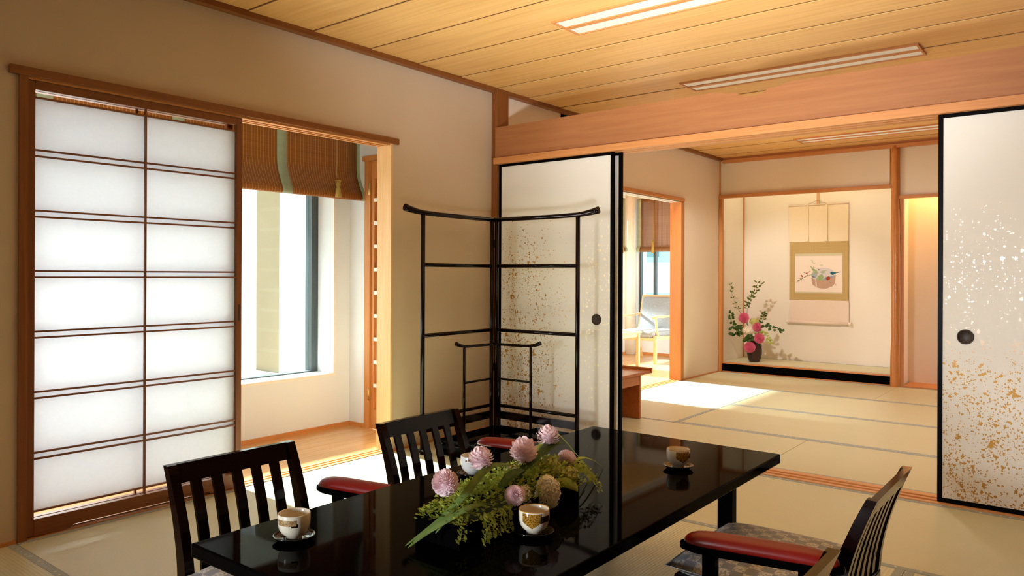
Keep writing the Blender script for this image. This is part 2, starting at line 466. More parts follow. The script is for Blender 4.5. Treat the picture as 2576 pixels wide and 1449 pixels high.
YB = -4.5; XR = 3.72
bm = BM(); box(bm, -2.0, XR+.2, YB-.2, 9.3, -.25, -.05); box(bm, .01, XR, YB, .128, -.05, 0); struct('floor', bm, M['tatami'])
bm = BM(); cut_wall_x(bm, -.11, 0, YB, 4.03, -.05, 2.42, [(1.10, 3.042, -.05, 1.84)]); struct('wall_left', bm, M['plaster_shaded'])  # near stretch of the wall, coloured darker for its shade
bm = BM(); cut_wall_x(bm, -.11, 0, 4.03, 7.876, -.05, 2.42, [(5.62, 6.93, -.05, 1.80)]); struct('wall_left_far', bm, M['plaster'])
bm = BM(); box(bm, XR, XR+.12, YB, 7.876, -.05, 2.42); struct('wall_right', bm, M['panel'])  # unseen wall; dark panelling made up to cut bounced light
bm = BM(); cut_wall_y(bm, YB-.12, YB, -.11, XR+.12, -.05, 2.42, [(.15, 1.95, .02, 2.15)]); struct('wall_rear', bm, M['plaster'])
# wall above the alcove and above the side niche
bm = BM(); box(bm, 0, 1.70, 7.876, 7.95, 1.915, 2.42); box(bm, 1.78, XR+.12, 7.876, 7.95, 1.80, 2.42); struct('wall_far', bm, M['plaster'])
# alcove interior
bm = BM(); box(bm, -.06, .022, 7.9, 8.56, -.05, 2.45); struct('wall_alcove_side', bm, M['plaster_white'])
bm = BM(); box(bm, -.06, 1.80, 8.52, 8.62, -.05, 2.45); struct('wall_alcove_back', bm, M['plaster_white'])
bm = BM(); box(bm, 1.735, 1.80, 7.96, 8.53, -.05, 2.45); struct('wall_alcove_divider', bm, M['plaster'])
bm = BM(); box(bm, 1.80, XR+.12, 8.22, 8.32, -.05, 2.45); struct('wall_niche_back', bm, M['plaster'])
bm = BM(); box(bm, -.06, XR+.12, 7.94, 8.6, 2.33, 2.45); struct('ceiling_alcove', bm, M['plaster_white'])
# board ceiling over both rooms, one lapped board after another
lines = [YB-.02]+[-4.44+.382*i for i in range(10)]+[-.62, -.24, .14, .53, .92, 1.30, 1.69, 2.07, 2.455, 2.848, 3.226, 3.61, 3.98, 4.335, 4.735, 5.15, 5.565, 5.98, 6.39, 6.80, 7.225, 7.65, 7.88]
bm = BM()
for a, b in zip(lines[:-1], lines[1:]):
    prism(bm, [(a, CZ-.004), (b-.009, CZ), (b-.009, CZ+.02), (a, CZ+.02)], 'x', -.02, XR+.02)
box(bm, -.11, XR+.12, YB-.1, 7.95, CZ+.02, CZ+.12)
struct('ceiling', bm, M['ceiling'])
bm = BM()
for b in lines[1:-1]: box(bm, .04, XR-.04, b-.0085, b-.0005, CZ-.0005, CZ+.02)
struct('trim_29', bm, M['gap_shade'])  # dark strips stand in for the shadow lines between boards
bm = BM(); box(bm, 0, .045, YB, 7.876, 2.30, CZ+.002); struct('trim_1', bm, M['casing_y'])
bm = BM(); box(bm, .045, XR, 7.83, 7.878, 2.27, 2.305); box(bm, .0, XR, 7.85, 7.878, 2.30, CZ); struct('trim_2', bm, M['hinoki_x'])
bm = BM(); box(bm, XR-.045, XR, YB, 7.85, 2.30, CZ+.002); struct('trim_3', bm, M['hinoki_y'])
# narrow skirting strips
bm = BM(); box(bm, 0, .012, 6.975, 7.86, -.04, .012); box(bm, 0, .012, 3.06, 3.95, -.04, .012); box(bm, 0, .012, YB, 1.095, -.04, .012); box(bm, 0, .012, 4.10, 5.59, -.04, .012); struct('baseboard_left', bm, M['hinoki_y'])
# casing of the near opening
bm = BM(); box(bm, -.11, .02, 1.065, 3.09, 1.82, 1.853, .002); struct('trim_4', bm, M['casing_y'])
bm = BM()
for x0, x1 in ((-.105, -.082), (-.065, -.048), (-.030, .002)): box(bm, x0, x1, 1.10, 3.03, 1.811, 1.822)
struct('trim_5', bm, M['hinoki_y'])
bm = BM(); box(bm, -.108, .012, 3.03, 3.046, 0, 1.82); struct('trim_6', bm, M['jamb_z'])
bm = BM(); box(bm, -.108, .012, 1.10, 1.131, 0, 1.82); struct('trim_7', bm, M['casing_z'])
bm = BM(); box(bm, -.11, .0, 1.095, 3.045, -.05, -.006)
for x0, x1 in ((-.11, -.082), (-.066, -.046), (-.030, .0)): box(bm, x0, x1, 1.131, 3.03, -.006, .004)
struct('trim_8', bm, M['hinoki_y'])
# casing of the far opening
bm = BM(); box(bm, -.11, .015, 5.60, 6.976, 1.79, 1.822, .002); struct('trim_9', bm, M['hinoki_y'])
bm = BM()
for x0, x1 in ((-.105, -.075), (-.06, -.04), (-.025, .002)): box(bm, x0, x1, 5.63, 6.91, 1.778, 1.79)
struct('trim_10', bm, M['track'])
bm = BM(); box(bm, -.11, .012, 6.90, 6.965, 0, 1.79); struct('trim_11', bm, M['jamb_deep'])
bm = BM(); box(bm, -.11, .012, 5.60, 5.66, 0, 1.79); struct('trim_12', bm, M['hinoki_z'])
bm = BM(); box(bm, -.11, .0, 5.62, 6.92, -.05, -.006)
for x0, x1 in ((-.11, -.085), (-.068, -.046), (-.030, .0)): box(bm, x0, x1, 5.66, 6.90, -.006, .004)
struct('trim_13', bm, M['hinoki_y'])
# pillar, lintel and threshold between the two rooms
bm = BM(); box(bm, -.02, .05, 3.967, 4.092, -.04, CZ, .003); struct('trim_14', bm, M['casing_z'])
bm = BM(); box(bm, .05, XR, 3.927, 3.952, 1.80, 1.842); box(bm, .05, XR, 3.952, 4.09, 1.812, 1.842)
for y0, y1 in ((3.952, 3.962), (3.985, 4.012), (4.035, 4.09)): box(bm, .05, XR, y0, y1, 1.80, 1.812)
struct('trim_15', bm, M['hinoki_x'])
bm = BM(); box(bm, .05, XR, 3.93, 4.087, -.05, -.004)
for y0, y1 in ((3.93, 3.958), (3.989, 4.009), (4.038, 4.087)): box(bm, .05, XR, y0, y1, -.004, .006)
struct('trim_16', bm, M['sill_x'])
# carved transom board with a mountain-ridge dip in its top edge
wave = [(.05, 2.052), (1.30, 2.057), (1.60, 2.060), (1.636, 2.059), (1.66, 2.052), (1.689, 2.0445), (1.712, 2.0425), (1.736, 2.043), (1.752, 2.034), (1.78, 2.021), (1.80, 2.015),
        (1.824, 2.0115), (1.85, 2.0115), (1.874, 2.016), (1.895, 2.026), (1.926, 2.042), (1.95, 2.0415), (1.972, 2.042), (1.995, 2.051), (2.025, 2.058), (2.231, 2.058), (XR, 2.052)]
bm = BM(); prism(bm, wave + [(XR, 1.842), (.05, 1.842)], 'y', 3.945, 3.975); o = struct('trim_17', bm, M['ranma'])
# alcove trim
bm = BM(); box(bm, .0, 1.715, 7.845, 7.90, 1.892, 1.925, .002); struct('trim_18', bm, M['hinoki_x'])
bm = BM(); box(bm, .004, .037, 7.85, 7.90, -.04, 1.892); struct('trim_19', bm, M['hinoki_z'])
bm = BM(); box(bm, .02, .032, 8.502, 8.522, .10, 2.33); struct('trim_20', bm, M['hinoki_z'])
bm = BM(); box(bm, .0, .012, 7.862, 7.878, -.04, 2.30); struct('trim_21', bm, M['hinoki_z'])
bm = BM(); box(bm, 1.77, XR, 7.85, 7.90, 1.785, 1.815, .002); struct('trim_22', bm, M['hinoki_x'])
bm = BM(); box(bm, 1.795, 1.823, 7.86, 7.905, -.04, 1.785); struct('trim_23', bm, M['hinoki_z'])
bm = BM(); box(bm, .037, 1.71, 7.872, 7.905, -.04, .011); struct('trim_24', bm, M['hinoki_x'])
bm = BM(); box(bm, .037, 1.71, 7.872, 7.91, .011, .092, .002); struct('trim_25', bm, M['lacquer'])
bm = BM(); box(bm, .022, 1.735, 7.868, 7.925, .092, .103); struct('trim_26', bm, M['hinoki_x'])
bm = BM(); box(bm, 1.82, XR, 7.88, 8.22, -.05, .012); struct('floor_niche', bm, M['hinoki_x'])
bm = BM(); box(bm, .02, 1.735, 7.91, 8.52, -.05, .09); struct('floor_alcove', bm, M['white'])
# peeled-log alcove post
bm = BM(); zz = [-.04 + 2.33*i/40 for i in range(41)]; random.seed(4)
pts = [(1.757 + .006*math.sin(z*2.1) + .0015*math.sin(z*17), 7.866, z) for z in zz]
tube(bm, pts, [.0465 - .0045*z + .004*math.exp(-((z-1.25)/.35)**2) + .0015*math.sin(z*9) for z in zz], 20)
struct('trim_27', bm, M['log'])

# ---------------- near veranda
bm = BM(); box(bm, -.83, -.11, .4, 3.42, -.05, -.002); struct('floor_veranda', bm, M['floorwood'])
bm = BM(); cut_wall_x(bm, -1.12, -.83, .4, 3.55, -.05, 2.42, [(.75, 1.93, .371, 2.1), (2.02, 3.279, .371, 2.1)]); struct('wall_veranda_outer', bm, M['plaster_cool'])
bm = BM(); cut_wall_y(bm, 3.42, 3.54, -1.12, -.11, -.05, 2.42, [(-.66, -.09, -.05, 1.823)]); struct('wall_veranda_end', bm, M['plaster_cool'])
bm = BM(); box(bm, -1.12, -.0, .3, .4, -.05, 2.42); struct('wall_veranda_start', bm, M['plaster_cool'])
bm = BM(); box(bm, -1.12, -.11, .3, 3.54, 2.25, 2.42); struct('ceiling_veranda', bm, M['plaster_cool'])
bm = BM(); box(bm, -.83, -.815, .4, 3.42, -.002, .025); box(bm, -.815, -.66, 3.405, 3.42, -.002, .025); struct('baseboard_veranda', bm, M['hinoki_y'])
def window_x(name, x0, x1, y0, y1, z0, z1, xin, fw, glassmat, trimw=.018, label=None):
    """window in a wall of constant x: white reveal trim on the room side, metal frame and pane near the outside"""
    bm = BM()
    for (a, b, c, d) in ((y0-trimw, y0+.002, z0-trimw, z1+trimw), (y1-.002, y1+trimw, z0-trimw, z1+trimw), (y0+.002, y1-.002, z0-trimw, z0+.002), (y0+.002, y1-.002, z1-.002, z1+trimw)):
        box(bm, xin-.004, xin+.006, a, b, c, d)
    o = struct(name, bm, M['white'])
    bm = BM()
    for (a, b, c, d) in ((y0, y0+fw, z0, z1), (y1-fw, y1, z0, z1), (y0+fw, y1-fw, z0, z0+.008), (y0+fw, y1-fw, z1-fw, z1)):
        box(bm, x0, x1, a, b, c, d)
    obj('window_frame', bm, M['grey_alu'], o)
    bm = BM(); box(bm, (x0+x1)/2-.004, (x0+x1)/2+.004, y0+fw, y1-fw, z0+.008, z1-fw); obj('glass_pane', bm, glassmat, o)
    return o
window_x('window_1', -1.07, -1.0, 2.02, 3.279, .371, 2.1, -.83, .055, M['glass'])
window_x('window_2', -1.07, -1.0, .75, 1.93, .371, 2.1, -.83, .055, M['frost'])  # unseen; frosted pane made up to spread light over the paper screens
# slatted door at the end of the near veranda
bm = BM(); box(bm, -.66, -.606, 3.405, 3.44, -.02, 1.823); box(bm, -.68, -.11, 3.40, 3.44, 1.823, 1.855); d1 = struct('door_1', bm, M['hinoki_z'])
bm = BM()
box(bm, -.604, -.575, 3.418, 3.45, .0, 1.82); box(bm, -.16, -.112, 3.418, 3.45, .0, 1.82); box(bm, -.575, -.16, 3.418, 3.45, 0, .13); box(bm, -.575, -.16, 3.418, 3.45, 1.70, 1.82)
box(bm, -.575, -.16, 3.438, 3.446, .13, 1.70); obj('door_leaf', bm, M['hinoki_z'], d1)
for k in range(9):
    bm = BM(); z = .295+k*.1572; box(bm, -.572, -.16, 3.412, 3.424, z-.012, z+.012); obj('lattice_bar', bm, M['white'], d1)
for z in (1.63, .234):
    bm = BM(); tube(bm, [(-.612, 3.403, z-.042), (-.612, 3.403, z+.042)], .006, 8); box(bm, -.622, -.600, 3.4035, 3.406, z-.04, z+.04); obj('hinge', bm, M['brass'], d1)

# ---------------- far veranda (corner sitting place)
bm = BM(); box(bm, -1.69, -.11, 4.9, 8.92, -.05, -.002); struct('floor_sunroom', bm, M['floorwood'])
bm = BM(); cut_wall_x(bm, -1.95, -1.69, 4.9, 9.2, -.05, 2.45, [(5.2, 8.62, .367, 2.07)]); struct('wall_sunroom_outer', bm, M['plaster_cool'])
bm = BM(); cut_wall_y(bm, 8.92, 9.2, -1.69, .0, -.05, 2.45, [(-1.60, -.2, .367, 2.07)]); struct('wall_sunroom_end', bm, M['plaster_cool'])
bm = BM(); box(bm, -1.95, -.0, 4.8, 4.9, -.05, 2.45); struct('wall_sunroom_start', bm, M['plaster_cool'])
bm = BM(); box(bm, -.11, -.06, 7.876, 8.92, -.05, 2.45); struct('wall_sunroom_side', bm, M['plaster_cool'])
bm = BM(); box(bm, -1.95, -.11, 4.8, 9.2, 2.28, 2.45); struct('ceiling_sunroom', bm, M['ceiling'])
bm = BM(); box(bm, -1.69, -1.676, 4.9, 8.92, -.002, .03); box(bm, -1.676, -.11, 8.906, 8.92, -.002, .03); struct('baseboard_sunroom', bm, M['hinoki_y'])
window_x('window_3', -1.86, -1.79, 5.2, 8.62, .367, 2.07, -1.69, .05, M['glass'])
bm = BM()
for (a, b, c, d) in ((-1.62, -1.60, .35, 2.09), (-.2, -.18, .35, 2.09), (-1.60, -.2, .35, .367), (-1.60, -.2, 2.07, 2.09)): box(bm, a, b, 8.914, 8.924, c, d)
w4 = struct('window_4', bm, M['white'])
bm = BM(); y0, y1 = 9.0, 9.06
for (a, b, c, d) in ((-1.60, -1.575, .367, 2.07), (-.24, -.2, .367, 2.07), (-1.39, -1.36, .367, 2.07), (-1.575, -.24, .367, .40), (-1.575, -.24, 2.03, 2.07)): box(bm, a, b, y0, y1, c, d)
obj('window_frame', bm, M['grey_alu'], w4)
bm = BM(); box(bm, -1.575, -.24, 9.026, 9.034, .40, 2.03); obj('glass_pane', bm, M['glass'], w4)
bm = BM(); tube(bm, [(-1.655, 8.84, 0), (-1.655, 8.84, 2.28)], .075, 24); struct('trim_28', bm, M['white'])

# unseen rear window, added behind the viewpoint to bring in light
bm = BM()
for (a, b, c, d) in ((.15, .20, .02, 2.15), (1.90, 1.95, .02, 2.15), (.20, 1.90, .02, .07), (.20, 1.90, 2.10, 2.15), (1.03, 1.07, .07, 2.10)): box(bm, a, b, YB-.08, YB-.03, c, d)
w5 = struct('added_rear_window', bm, M['hinoki_z'])
bm = BM(); box(bm, .20, 1.90, YB-.058, YB-.052, .07, 2.10); obj('glass_pane', bm, M['glass'], w5)

# ------------------------------------------------------------------ TATAMI
def mat_(x0, x1, y0, y1, along, label, near=True):
    cx, cy = (x0+x1)/2, (y0+y1)/2; L, W = (x1-x0, y1-y0) if along == 'x' else (y1-y0, x1-x0)
    t = thing('tatami_mat', label, 'tatami mat', (cx, cy, 0), 0 if along == 'x' else PI/2, 'tatami mats in both rooms')
    g = .0015
    bm = BM(); box(bm, -L/2+g, L/2-g, -W/2+g, W/2-g, -.05, 0); obj('rush_surface', bm, M['tatami'], t, False)
    for s in (-1, 1):
        bm = BM(); a, b = sorted((s*(W/2-g+.0004), s*(W/2-.031)))
        box(bm, -L/2+g, L/2-g, a, b, -.04, .0012); obj('cloth_border', bm, M['border'], t, False)
mat_(.0, .925, 1.095, 2.972, 'y', 'long tatami mat in the sun beside the paper screen and the near opening')
mat_(.925, 1.84, 1.095, 2.972, 'y', 'tatami mat beneath the chairs with red armrests on the window side')
mat_(1.84, 2.76, 1.095, 2.972, 'y', 'tatami mat beneath the right half of the black lacquer table')
mat_(2.76, 3.69, 1.095, 2.972, 'y', 'tatami mat behind the slatted chair backs near the gold-flecked right door')
mat_(.012, 1.835, 2.972, 3.928, 'x', 'tatami mat in the corner under the black clothes rack')
mat_(1.835, 3.69, 2.972, 3.928, 'x', 'greenish tatami mat along the near side of the wooden threshold')
mat_(.012, 1.835, .13, 1.095, 'x', 'tatami mat in the bottom left corner with wide ridges')
mat_(.055, 1.83, 4.09, 4.955, 'x', 'tatami mat under the low writing desk beyond the threshold')
mat_(1.83, 3.69, 4.09, 4.955, 'x', 'tatami mat just beyond the threshold next to the right gold-flecked door')
mat_(.0, .925, 4.955, 6.88, 'y', 'bright sunlit tatami mat lying lengthwise at the far opening')
mat_(.925, 2.79, 4.955, 5.917, 'x', 'middle tatami mat of the far room, two rows before the alcove')
mat_(.925, 2.79, 5.917, 6.88, 'x', 'tatami mat one row before the alcove mats')
mat_(.012, 1.78, 6.88, 7.862, 'x', 'tatami mat directly in front of the black alcove step')
mat_(1.78, 3.69, 6.88, 7.862, 'x', 'tatami mat in front of the small side niche')
bm = BM(); box(bm, .035, 1.733, 7.925, 8.518, .09, .106); am = obj('alcove_mat', bm, M['tatami']); tag(am, 'green rush mat laid on the raised alcove floor', 'mat')
bm = BM(); box(bm, .035, 1.733, 8.49, 8.517, .1062, .1072); obj('cloth_border', bm, M['border'], am)
bm = BM(); box(bm, .035, 1.733, 7.926, 7.945, .1062, .1072); obj('cloth_border', bm, M['border'], am)

# ------------------------------------------------------------------ SHOJI SCREENS
def shoji(x, y0, y1, label, catch):
    t = thing('shoji_screen', label, 'paper screen', (x, (y0+y1)/2, .006), 0, 'sliding paper screens')
    d = .014; fw = .030; zt = 1.809
    bm = BM(); box(bm, x-d, x+d, y0, y0+fw, .008, zt, .002, 1); obj('stile', bm, M['shoji_wood_z'], t)
    bm = BM(); box(bm, x-d, x+d, y1-fw, y1, .008, zt, .002, 1); obj('stile', bm, M['shoji_wood_z'], t)
    bm = BM(); box(bm, x-d, x+d, y0+fw, y1-fw, 1.775, zt); obj('top_rail', bm, M['shoji_wood_y'], t)
    bm = BM(); yy0, yy1 = y0+fw, y1-fw
    prism(bm, [(yy0, .008), (yy0+.13, .008), (yy0+.135, .014), (yy0+.15, .02), (yy1-.15, .02), (yy1-.135, .014), (yy1-.13, .008), (yy1, .008), (yy1, .074), (yy0, .074)], 'x', x-d, x+d)
    obj('bottom_rail', bm, M['shoji_wood_y'], t)
    k = .0035
    bm = BM(); ym = (yy0+yy1)/2; box(bm, x-.002, x+.010, ym-k, ym+k, .074, 1.775)
    zs = [1.745, .104]
    for i in range(6): zz = 1.537-i*.2402; zs += [zz, zz-.0245]
    for z in zs: box(bm, x-.001, x+.009, yy0, yy1, z-k, z+k)
    obj('lattice', bm, M['shoji_wood_y'], t)
    bm = BM(); box(bm, x-.0045, x-.0025, yy0, yy1, .104, 1.745); obj('paper', bm, M['washi'], t)
    if catch:
        bm = BM(); box(bm, x+d-.001, x+d+.0012, y1-.020, y1-.010, .82, .90); obj('finger_pull', bm, M['bronze'], t)
shoji(-.018, 1.131, 2.068, 'sliding paper screen with paired dark wooden bars, filling the left half of the near opening', True)
shoji(-.056, 1.115, 2.040, 'second paper screen slid behind the front one, its stile showing as a grey strip', False)

# ------------------------------------------------------------------ FUSUMA DOORS
def fusuma(x0, x1, y, label, matl, pull):
    t = thing('sliding_door', label, 'sliding door', ((x0+x1)/2, y, .006), 0, 'gold-flecked sliding doors')
    fw = .020; d = .0125; z0, z1 = .0065, 1.802
    bm = BM(); box(bm, x0, x0+fw, y-d, y+d, z0, z1, .002, 1); box(bm, x1-fw, x1, y-d, y+d, z0, z1, .002, 1)
    box(bm, x0+fw, x1-fw, y-d, y+d, z0, z0+fw); box(bm, x0+fw, x1-fw, y-d, y+d, z1-fw, z1); obj('frame', bm, M['frame_black'], t)
    bm = BM(); box(bm, x0+fw, x1-fw, y-d+.004, y+d-.004, z0+fw, z1-fw); bmesh.ops.translate(bm, verts=bm.verts, vec=(0, 0, 0))
    p = obj('paper_panel', bm, matl, t)
    if pull:
        bm = BM(); lathe(bm, [(.034, 0), (.034, .0045), (.030, .0055), (.028, .003), (.026, .0008), (.0, .0008)], 32)
        bmesh.ops.rotate(bm, verts=bm.verts, cent=(0, 0, 0), matrix=Matrix.Rotation(PI/2, 3, 'X'))
        bmesh.ops.translate(bm, verts=bm.verts, vec=(pull, y-d+.004, .775)); obj('finger_pull', bm, M['bronze'], t)
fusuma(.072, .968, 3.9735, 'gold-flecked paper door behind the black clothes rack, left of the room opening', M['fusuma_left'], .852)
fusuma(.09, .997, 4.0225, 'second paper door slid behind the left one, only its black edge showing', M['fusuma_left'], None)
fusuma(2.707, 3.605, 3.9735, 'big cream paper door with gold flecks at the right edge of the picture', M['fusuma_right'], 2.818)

# ------------------------------------------------------------------ CEILING LIGHTS
def mk_diff():
    t = NT('frosted_light_panel'); c = t.mix(t.noise(t.obj(), 5), lin('#cfc9bd'), lin('#d6d0c5'))
    p = t.n('BsdfPrincipled'); t.set(p, 'Base Color', c); t.set(p, 'Roughness', .5); t.set(p, 'Emission Color', lin('#fff0dc')); t.set(p, 'Emission Strength', .12)
    return t.done(p.outputs[0])
M['diffuser'] = mk_diff()
def ceil_light(x0, y0, label):
    x1, y1 = x0+1.418, y0+.25
    t = thing('ceiling_light', label, 'ceiling light', ((x0+x1)/2, (y0+y1)/2, CZ-.012), 0, 'long recessed ceiling lights')
    bm = BM(); z0, z1 = CZ-.012, CZ+.0
    w = .012; ym = (y0+y1)/2
    for (a, b, c, d) in ((x0, x0+w, y0, y1), (x1-w, x1, y0, y1), (x0+w, x1-w, y0, y0+w), (x0+w, x1-w, y1-w, y1), (x0+w, x1-w, ym-.016, ym+.016)): box(bm, a, b, c, d, z0, z1)
    obj('frame', bm, M['hinoki_x'], t)
    for a, b in ((y0+w, ym-.016), (ym+.016, y1-w)):
        bm = BM(); box(bm, x0+w, x1-w, a, b, CZ-.0055, CZ-.0045); obj('diffuser', bm, M['diffuser'], t)
ceil_light(1.12, 3.09, 'long twin-strip ceiling light nearest the camera, cut by the top edge of the picture')
ceil_light(1.092, 4.604, 'long twin-strip ceiling light just above the carved mountain-shaped board')
ceil_light(1.03, 7.13, 'ceiling light of the far room, seen under the lintel near the alcove')

# ------------------------------------------------------------------ BAMBOO BLINDS
def blind(name, axis, plane, a0, a1, prof, bands, cords, matl, label, bandw, tz):
    """prof: list of (offset toward the room, z)"""
    mid = (a0+a1)/2
    t = thing(name, label, 'blind', (plane, mid, prof[0][1]) if axis == 'y' else (mid, plane, prof[0][1]), 0, 'bamboo roll-up blinds')
    sgn = 1 if axis == 'y' else -1
    def P(a, o, z): return (plane+o, a, z) if axis == 'y' else (a, plane-o, z)
    def sheet(b0, b1, off):
        bm = BM(); pr = spline([(o, 0, z) for o, z in prof], 4); n = max(2, int((b1-b0)/.2))
        rows = [[bm.verts.new(P(b0+(b1-b0)*j/n, p.x+off, p.z)) for j in range(n+1)] for p in pr]
        for i in range(len(rows)-1):
            for j in range(n):
                f = bm.faces.new((rows[i][j], rows[i][j+1], rows[i+1][j+1], rows[i+1][j])); f.smooth = True
        return bm
    obj('slats', sheet(a0, a1, 0), matl, t, solid=.003)
    for b in bands: obj('silk_band', sheet(b, b+bandw, .004), M['green_band'], t, solid=.002)
    top = prof[0][1]
    for c in cords:
        bm = BM(); off = tz[2]
        tube(bm, [P(c-.006, off, top-.02), P(c-.004, off, tz[0]+.02)], .002, 6); tube(bm, [P(c+.006, off, top-.02), P(c+.004, off, tz[0]+.02)], .002, 6)
        cd = obj('pull_cord', bm, M['tassel'], t)
        bm = BM(); q = P(c, off+.012, 0)
        lathe(bm, [(.004, tz[0]), (.016, tz[0]-.008), (.018, tz[0]-.03), (.011, tz[0]-.045), (.017, tz[0]-.055), (.020, tz[1]), (.0, tz[1])], 14, (q[0], q[1], 0))
        for k in range(5):
            a = k*2*PI/5; tube(bm, [Vector((q[0], q[1], tz[0]-.01))+Vector((.016*math.cos(a+s), .016*math.sin(a+s), .012*math.sin(s*2))) for s in (0, .5, 1, 1.5)], .004, 6)
        obj('tassel', bm, M['tassel'], cd)
blind('bamboo_blind', 'y', -.735, .76, 3.435, [(0, 2.2), (0, 1.95), (.0, 1.80), (.006, 1.73), (.025, 1.67), (.052, 1.615), (.068, 1.58), (.066, 1.558), (.048, 1.552), (.030, 1.565), (.03, 1.60)],
      [.768, 1.419, 2.090, 2.759, 3.392], [3.165], M['blind'], 'wide brown bamboo blind with sage green bands, half raised in the near opening', .044 if False else .072, (1.665, 1.555, .082))
blind('bamboo_blind', 'x', 8.86, -1.555, -.22, [(0, 2.06), (0, 1.8), (.0, 1.50), (.004, 1.44), (.030, 1.405), (.036, 1.375), (.02, 1.357), (-.005, 1.365), (-.01, 1.39), (.01, 1.42)],
      [-1.553, -.28], [-1.29], M['blind_light_x'], 'thin see-through bamboo blind behind the grey armchair, on the end window', .05, (1.50, 1.335, .06))
blind('bamboo_blind', 'y', -1.63, 5.15, 8.66, [(0, 2.06), (0, 1.8), (.0, 1.50), (.004, 1.44), (.030, 1.405), (.036, 1.375), (.02, 1.357), (-.005, 1.365), (-.01, 1.39), (.01, 1.42)],
      [5.16, 6.9, 8.605], [8.46], M['blind_light_y'], 'thin bamboo blind on the side window, half hidden by the opening edge', .05, (1.50, 1.335, .06))
for nm, b in (('blind_rail', (-1.60, -.2, 8.84, 8.90, 2.055, 2.10)), ('blind_rail', (-1.68, -1.62, 6.3, 8.80, 2.055, 2.10))):
    pass

# ------------------------------------------------------------------ CLOTHES RACKS
def rack(name, label, hx, hy, w, zt, rails, r, tipx, base, group, gap):
    t = thing(name, label, 'clothes rack', (hx, hy, 0), 0, group)
    def panel(dx, dy, ox, oy, leafname):
        # a leaf running from the hinge in direction (dx,dy)
        def P(s, z): return (hx+ox+dx*s, hy+oy+dy*s, z)
        top = [(0, 0), (w*.5, .0), (w*.8, .001), (w, .004), (w+tipx*.4, .010), (w+tipx*.75, .018), (w+tipx, .026)]
        bm = BM(); tube(bm, [P(s, zt+d) for s, d in top], [r*1.05, r*1.05, r*1.05, r*1.1, r*1.25, r*1.45, r*1.6], 10, True, (.8, 1))
        bar = obj('top_bar', bm, M['lacquer_red'], t)
        for s in (gap, w-.0):
            bm = BM(); tube(bm, [P(s, .003), P(s, zt-r*.6)], r, 10); obj('post', bm, M['lacquer_red'], t)
        for z in rails:
            bm = BM(); tube(bm, [P(gap, z), P(w, z)], r*.85, 8); obj('rail', bm, M['lacquer_red'], t)
        if base:
            bm = BM(); a = Vector(P(gap, 0)); b = Vector(P(w, 0)); n = Vector((-dy, dx, 0))*.009
            z0, z1 = base
            vs = [bm.verts.new((p.x, p.y, z)) for p in (a-n, b-n, b+n, a+n) for z in (z0, z1)]
            for q in ((0, 2, 3, 1), (2, 4, 5, 3), (4, 6, 7, 5), (6, 0, 1, 7), (1, 3, 5, 7), (0, 6, 4, 2)): bm.faces.new([vs[i] for i in q])
            obj('base_board', bm, M['lacquer_red'], t)
        for s in (w,):
            bm = BM(); c = Vector(P(s, 0)); n = Vector((-dy, dx, 0)); e = n*(.075 if base else .05)
            tube(bm, [c-e+Vector((0, 0, .012)), c-e*.4+Vector((0, 0, .018)), c+Vector((0, 0, .026)), c+e*.4+Vector((0, 0, .018)), c+e+Vector((0, 0, .012))], [.009, .011, .014, .011, .009], 8)
            obj('foot', bm, M['lacquer_red'], t)
    panel(0, -1, 0, -gap*.2, 'a'); panel(1, 0, gap*.2, 0, 'b')
    if base:
        for z in (1.25, .45):
            bm = BM(); tube(bm, [(hx+.004, hy-.004, z-.025), (hx+.004, hy-.004, z+.025)], .005, 8); obj('hinge', bm, M['bronze'], t)
rack('kimono_rack', 'tall two-leaf black lacquer clothes rack folded into the corner', .200, 3.757, .645, 1.405, [1.105, .692, .207], .0135, .145, (.125, .172), 'black lacquer racks', .018)
rack('towel_rack', 'small two-leaf black lacquer rack standing inside the tall one', .238, 3.720, .285, .605, [.385], .0085, .075, None, 'black lacquer racks', .03)
# boxes on the floor by the racks
def lacq_box(name, x0, x1, y0, y1, h, label):
    t = thing(name, label, 'box', ((x0+x1)/2, (y0+y1)/2, 0), 0, 'black lacquer boxes on the floor')
    bm = BM(); box(bm, x0+.008, x1-.008, y0+.008, y1-.008, 0.002, h-.028, .012, 3)
    for k in range(5):
        z = .016+k*.0095; box(bm, x0+.03, x1-.05, y0+.0045, y0+.012, z, z+.005)
    obj('body', bm, M['lacquer'], t)
    bm = BM(); box(bm, x0, x1, y0, y1, h-.028, h, .010, 3); obj('lid', bm, M['lacquer'], t)
lacq_box('lacquer_box', .285, .566, 3.16, 3.66, .10, 'flat black lacquer box with ribbed side on the tatami under the racks')
lacq_box('lacquer_box', .582, .83, 3.30, 3.715, .115, 'black lacquer box against the right leaf of the clothes rack')

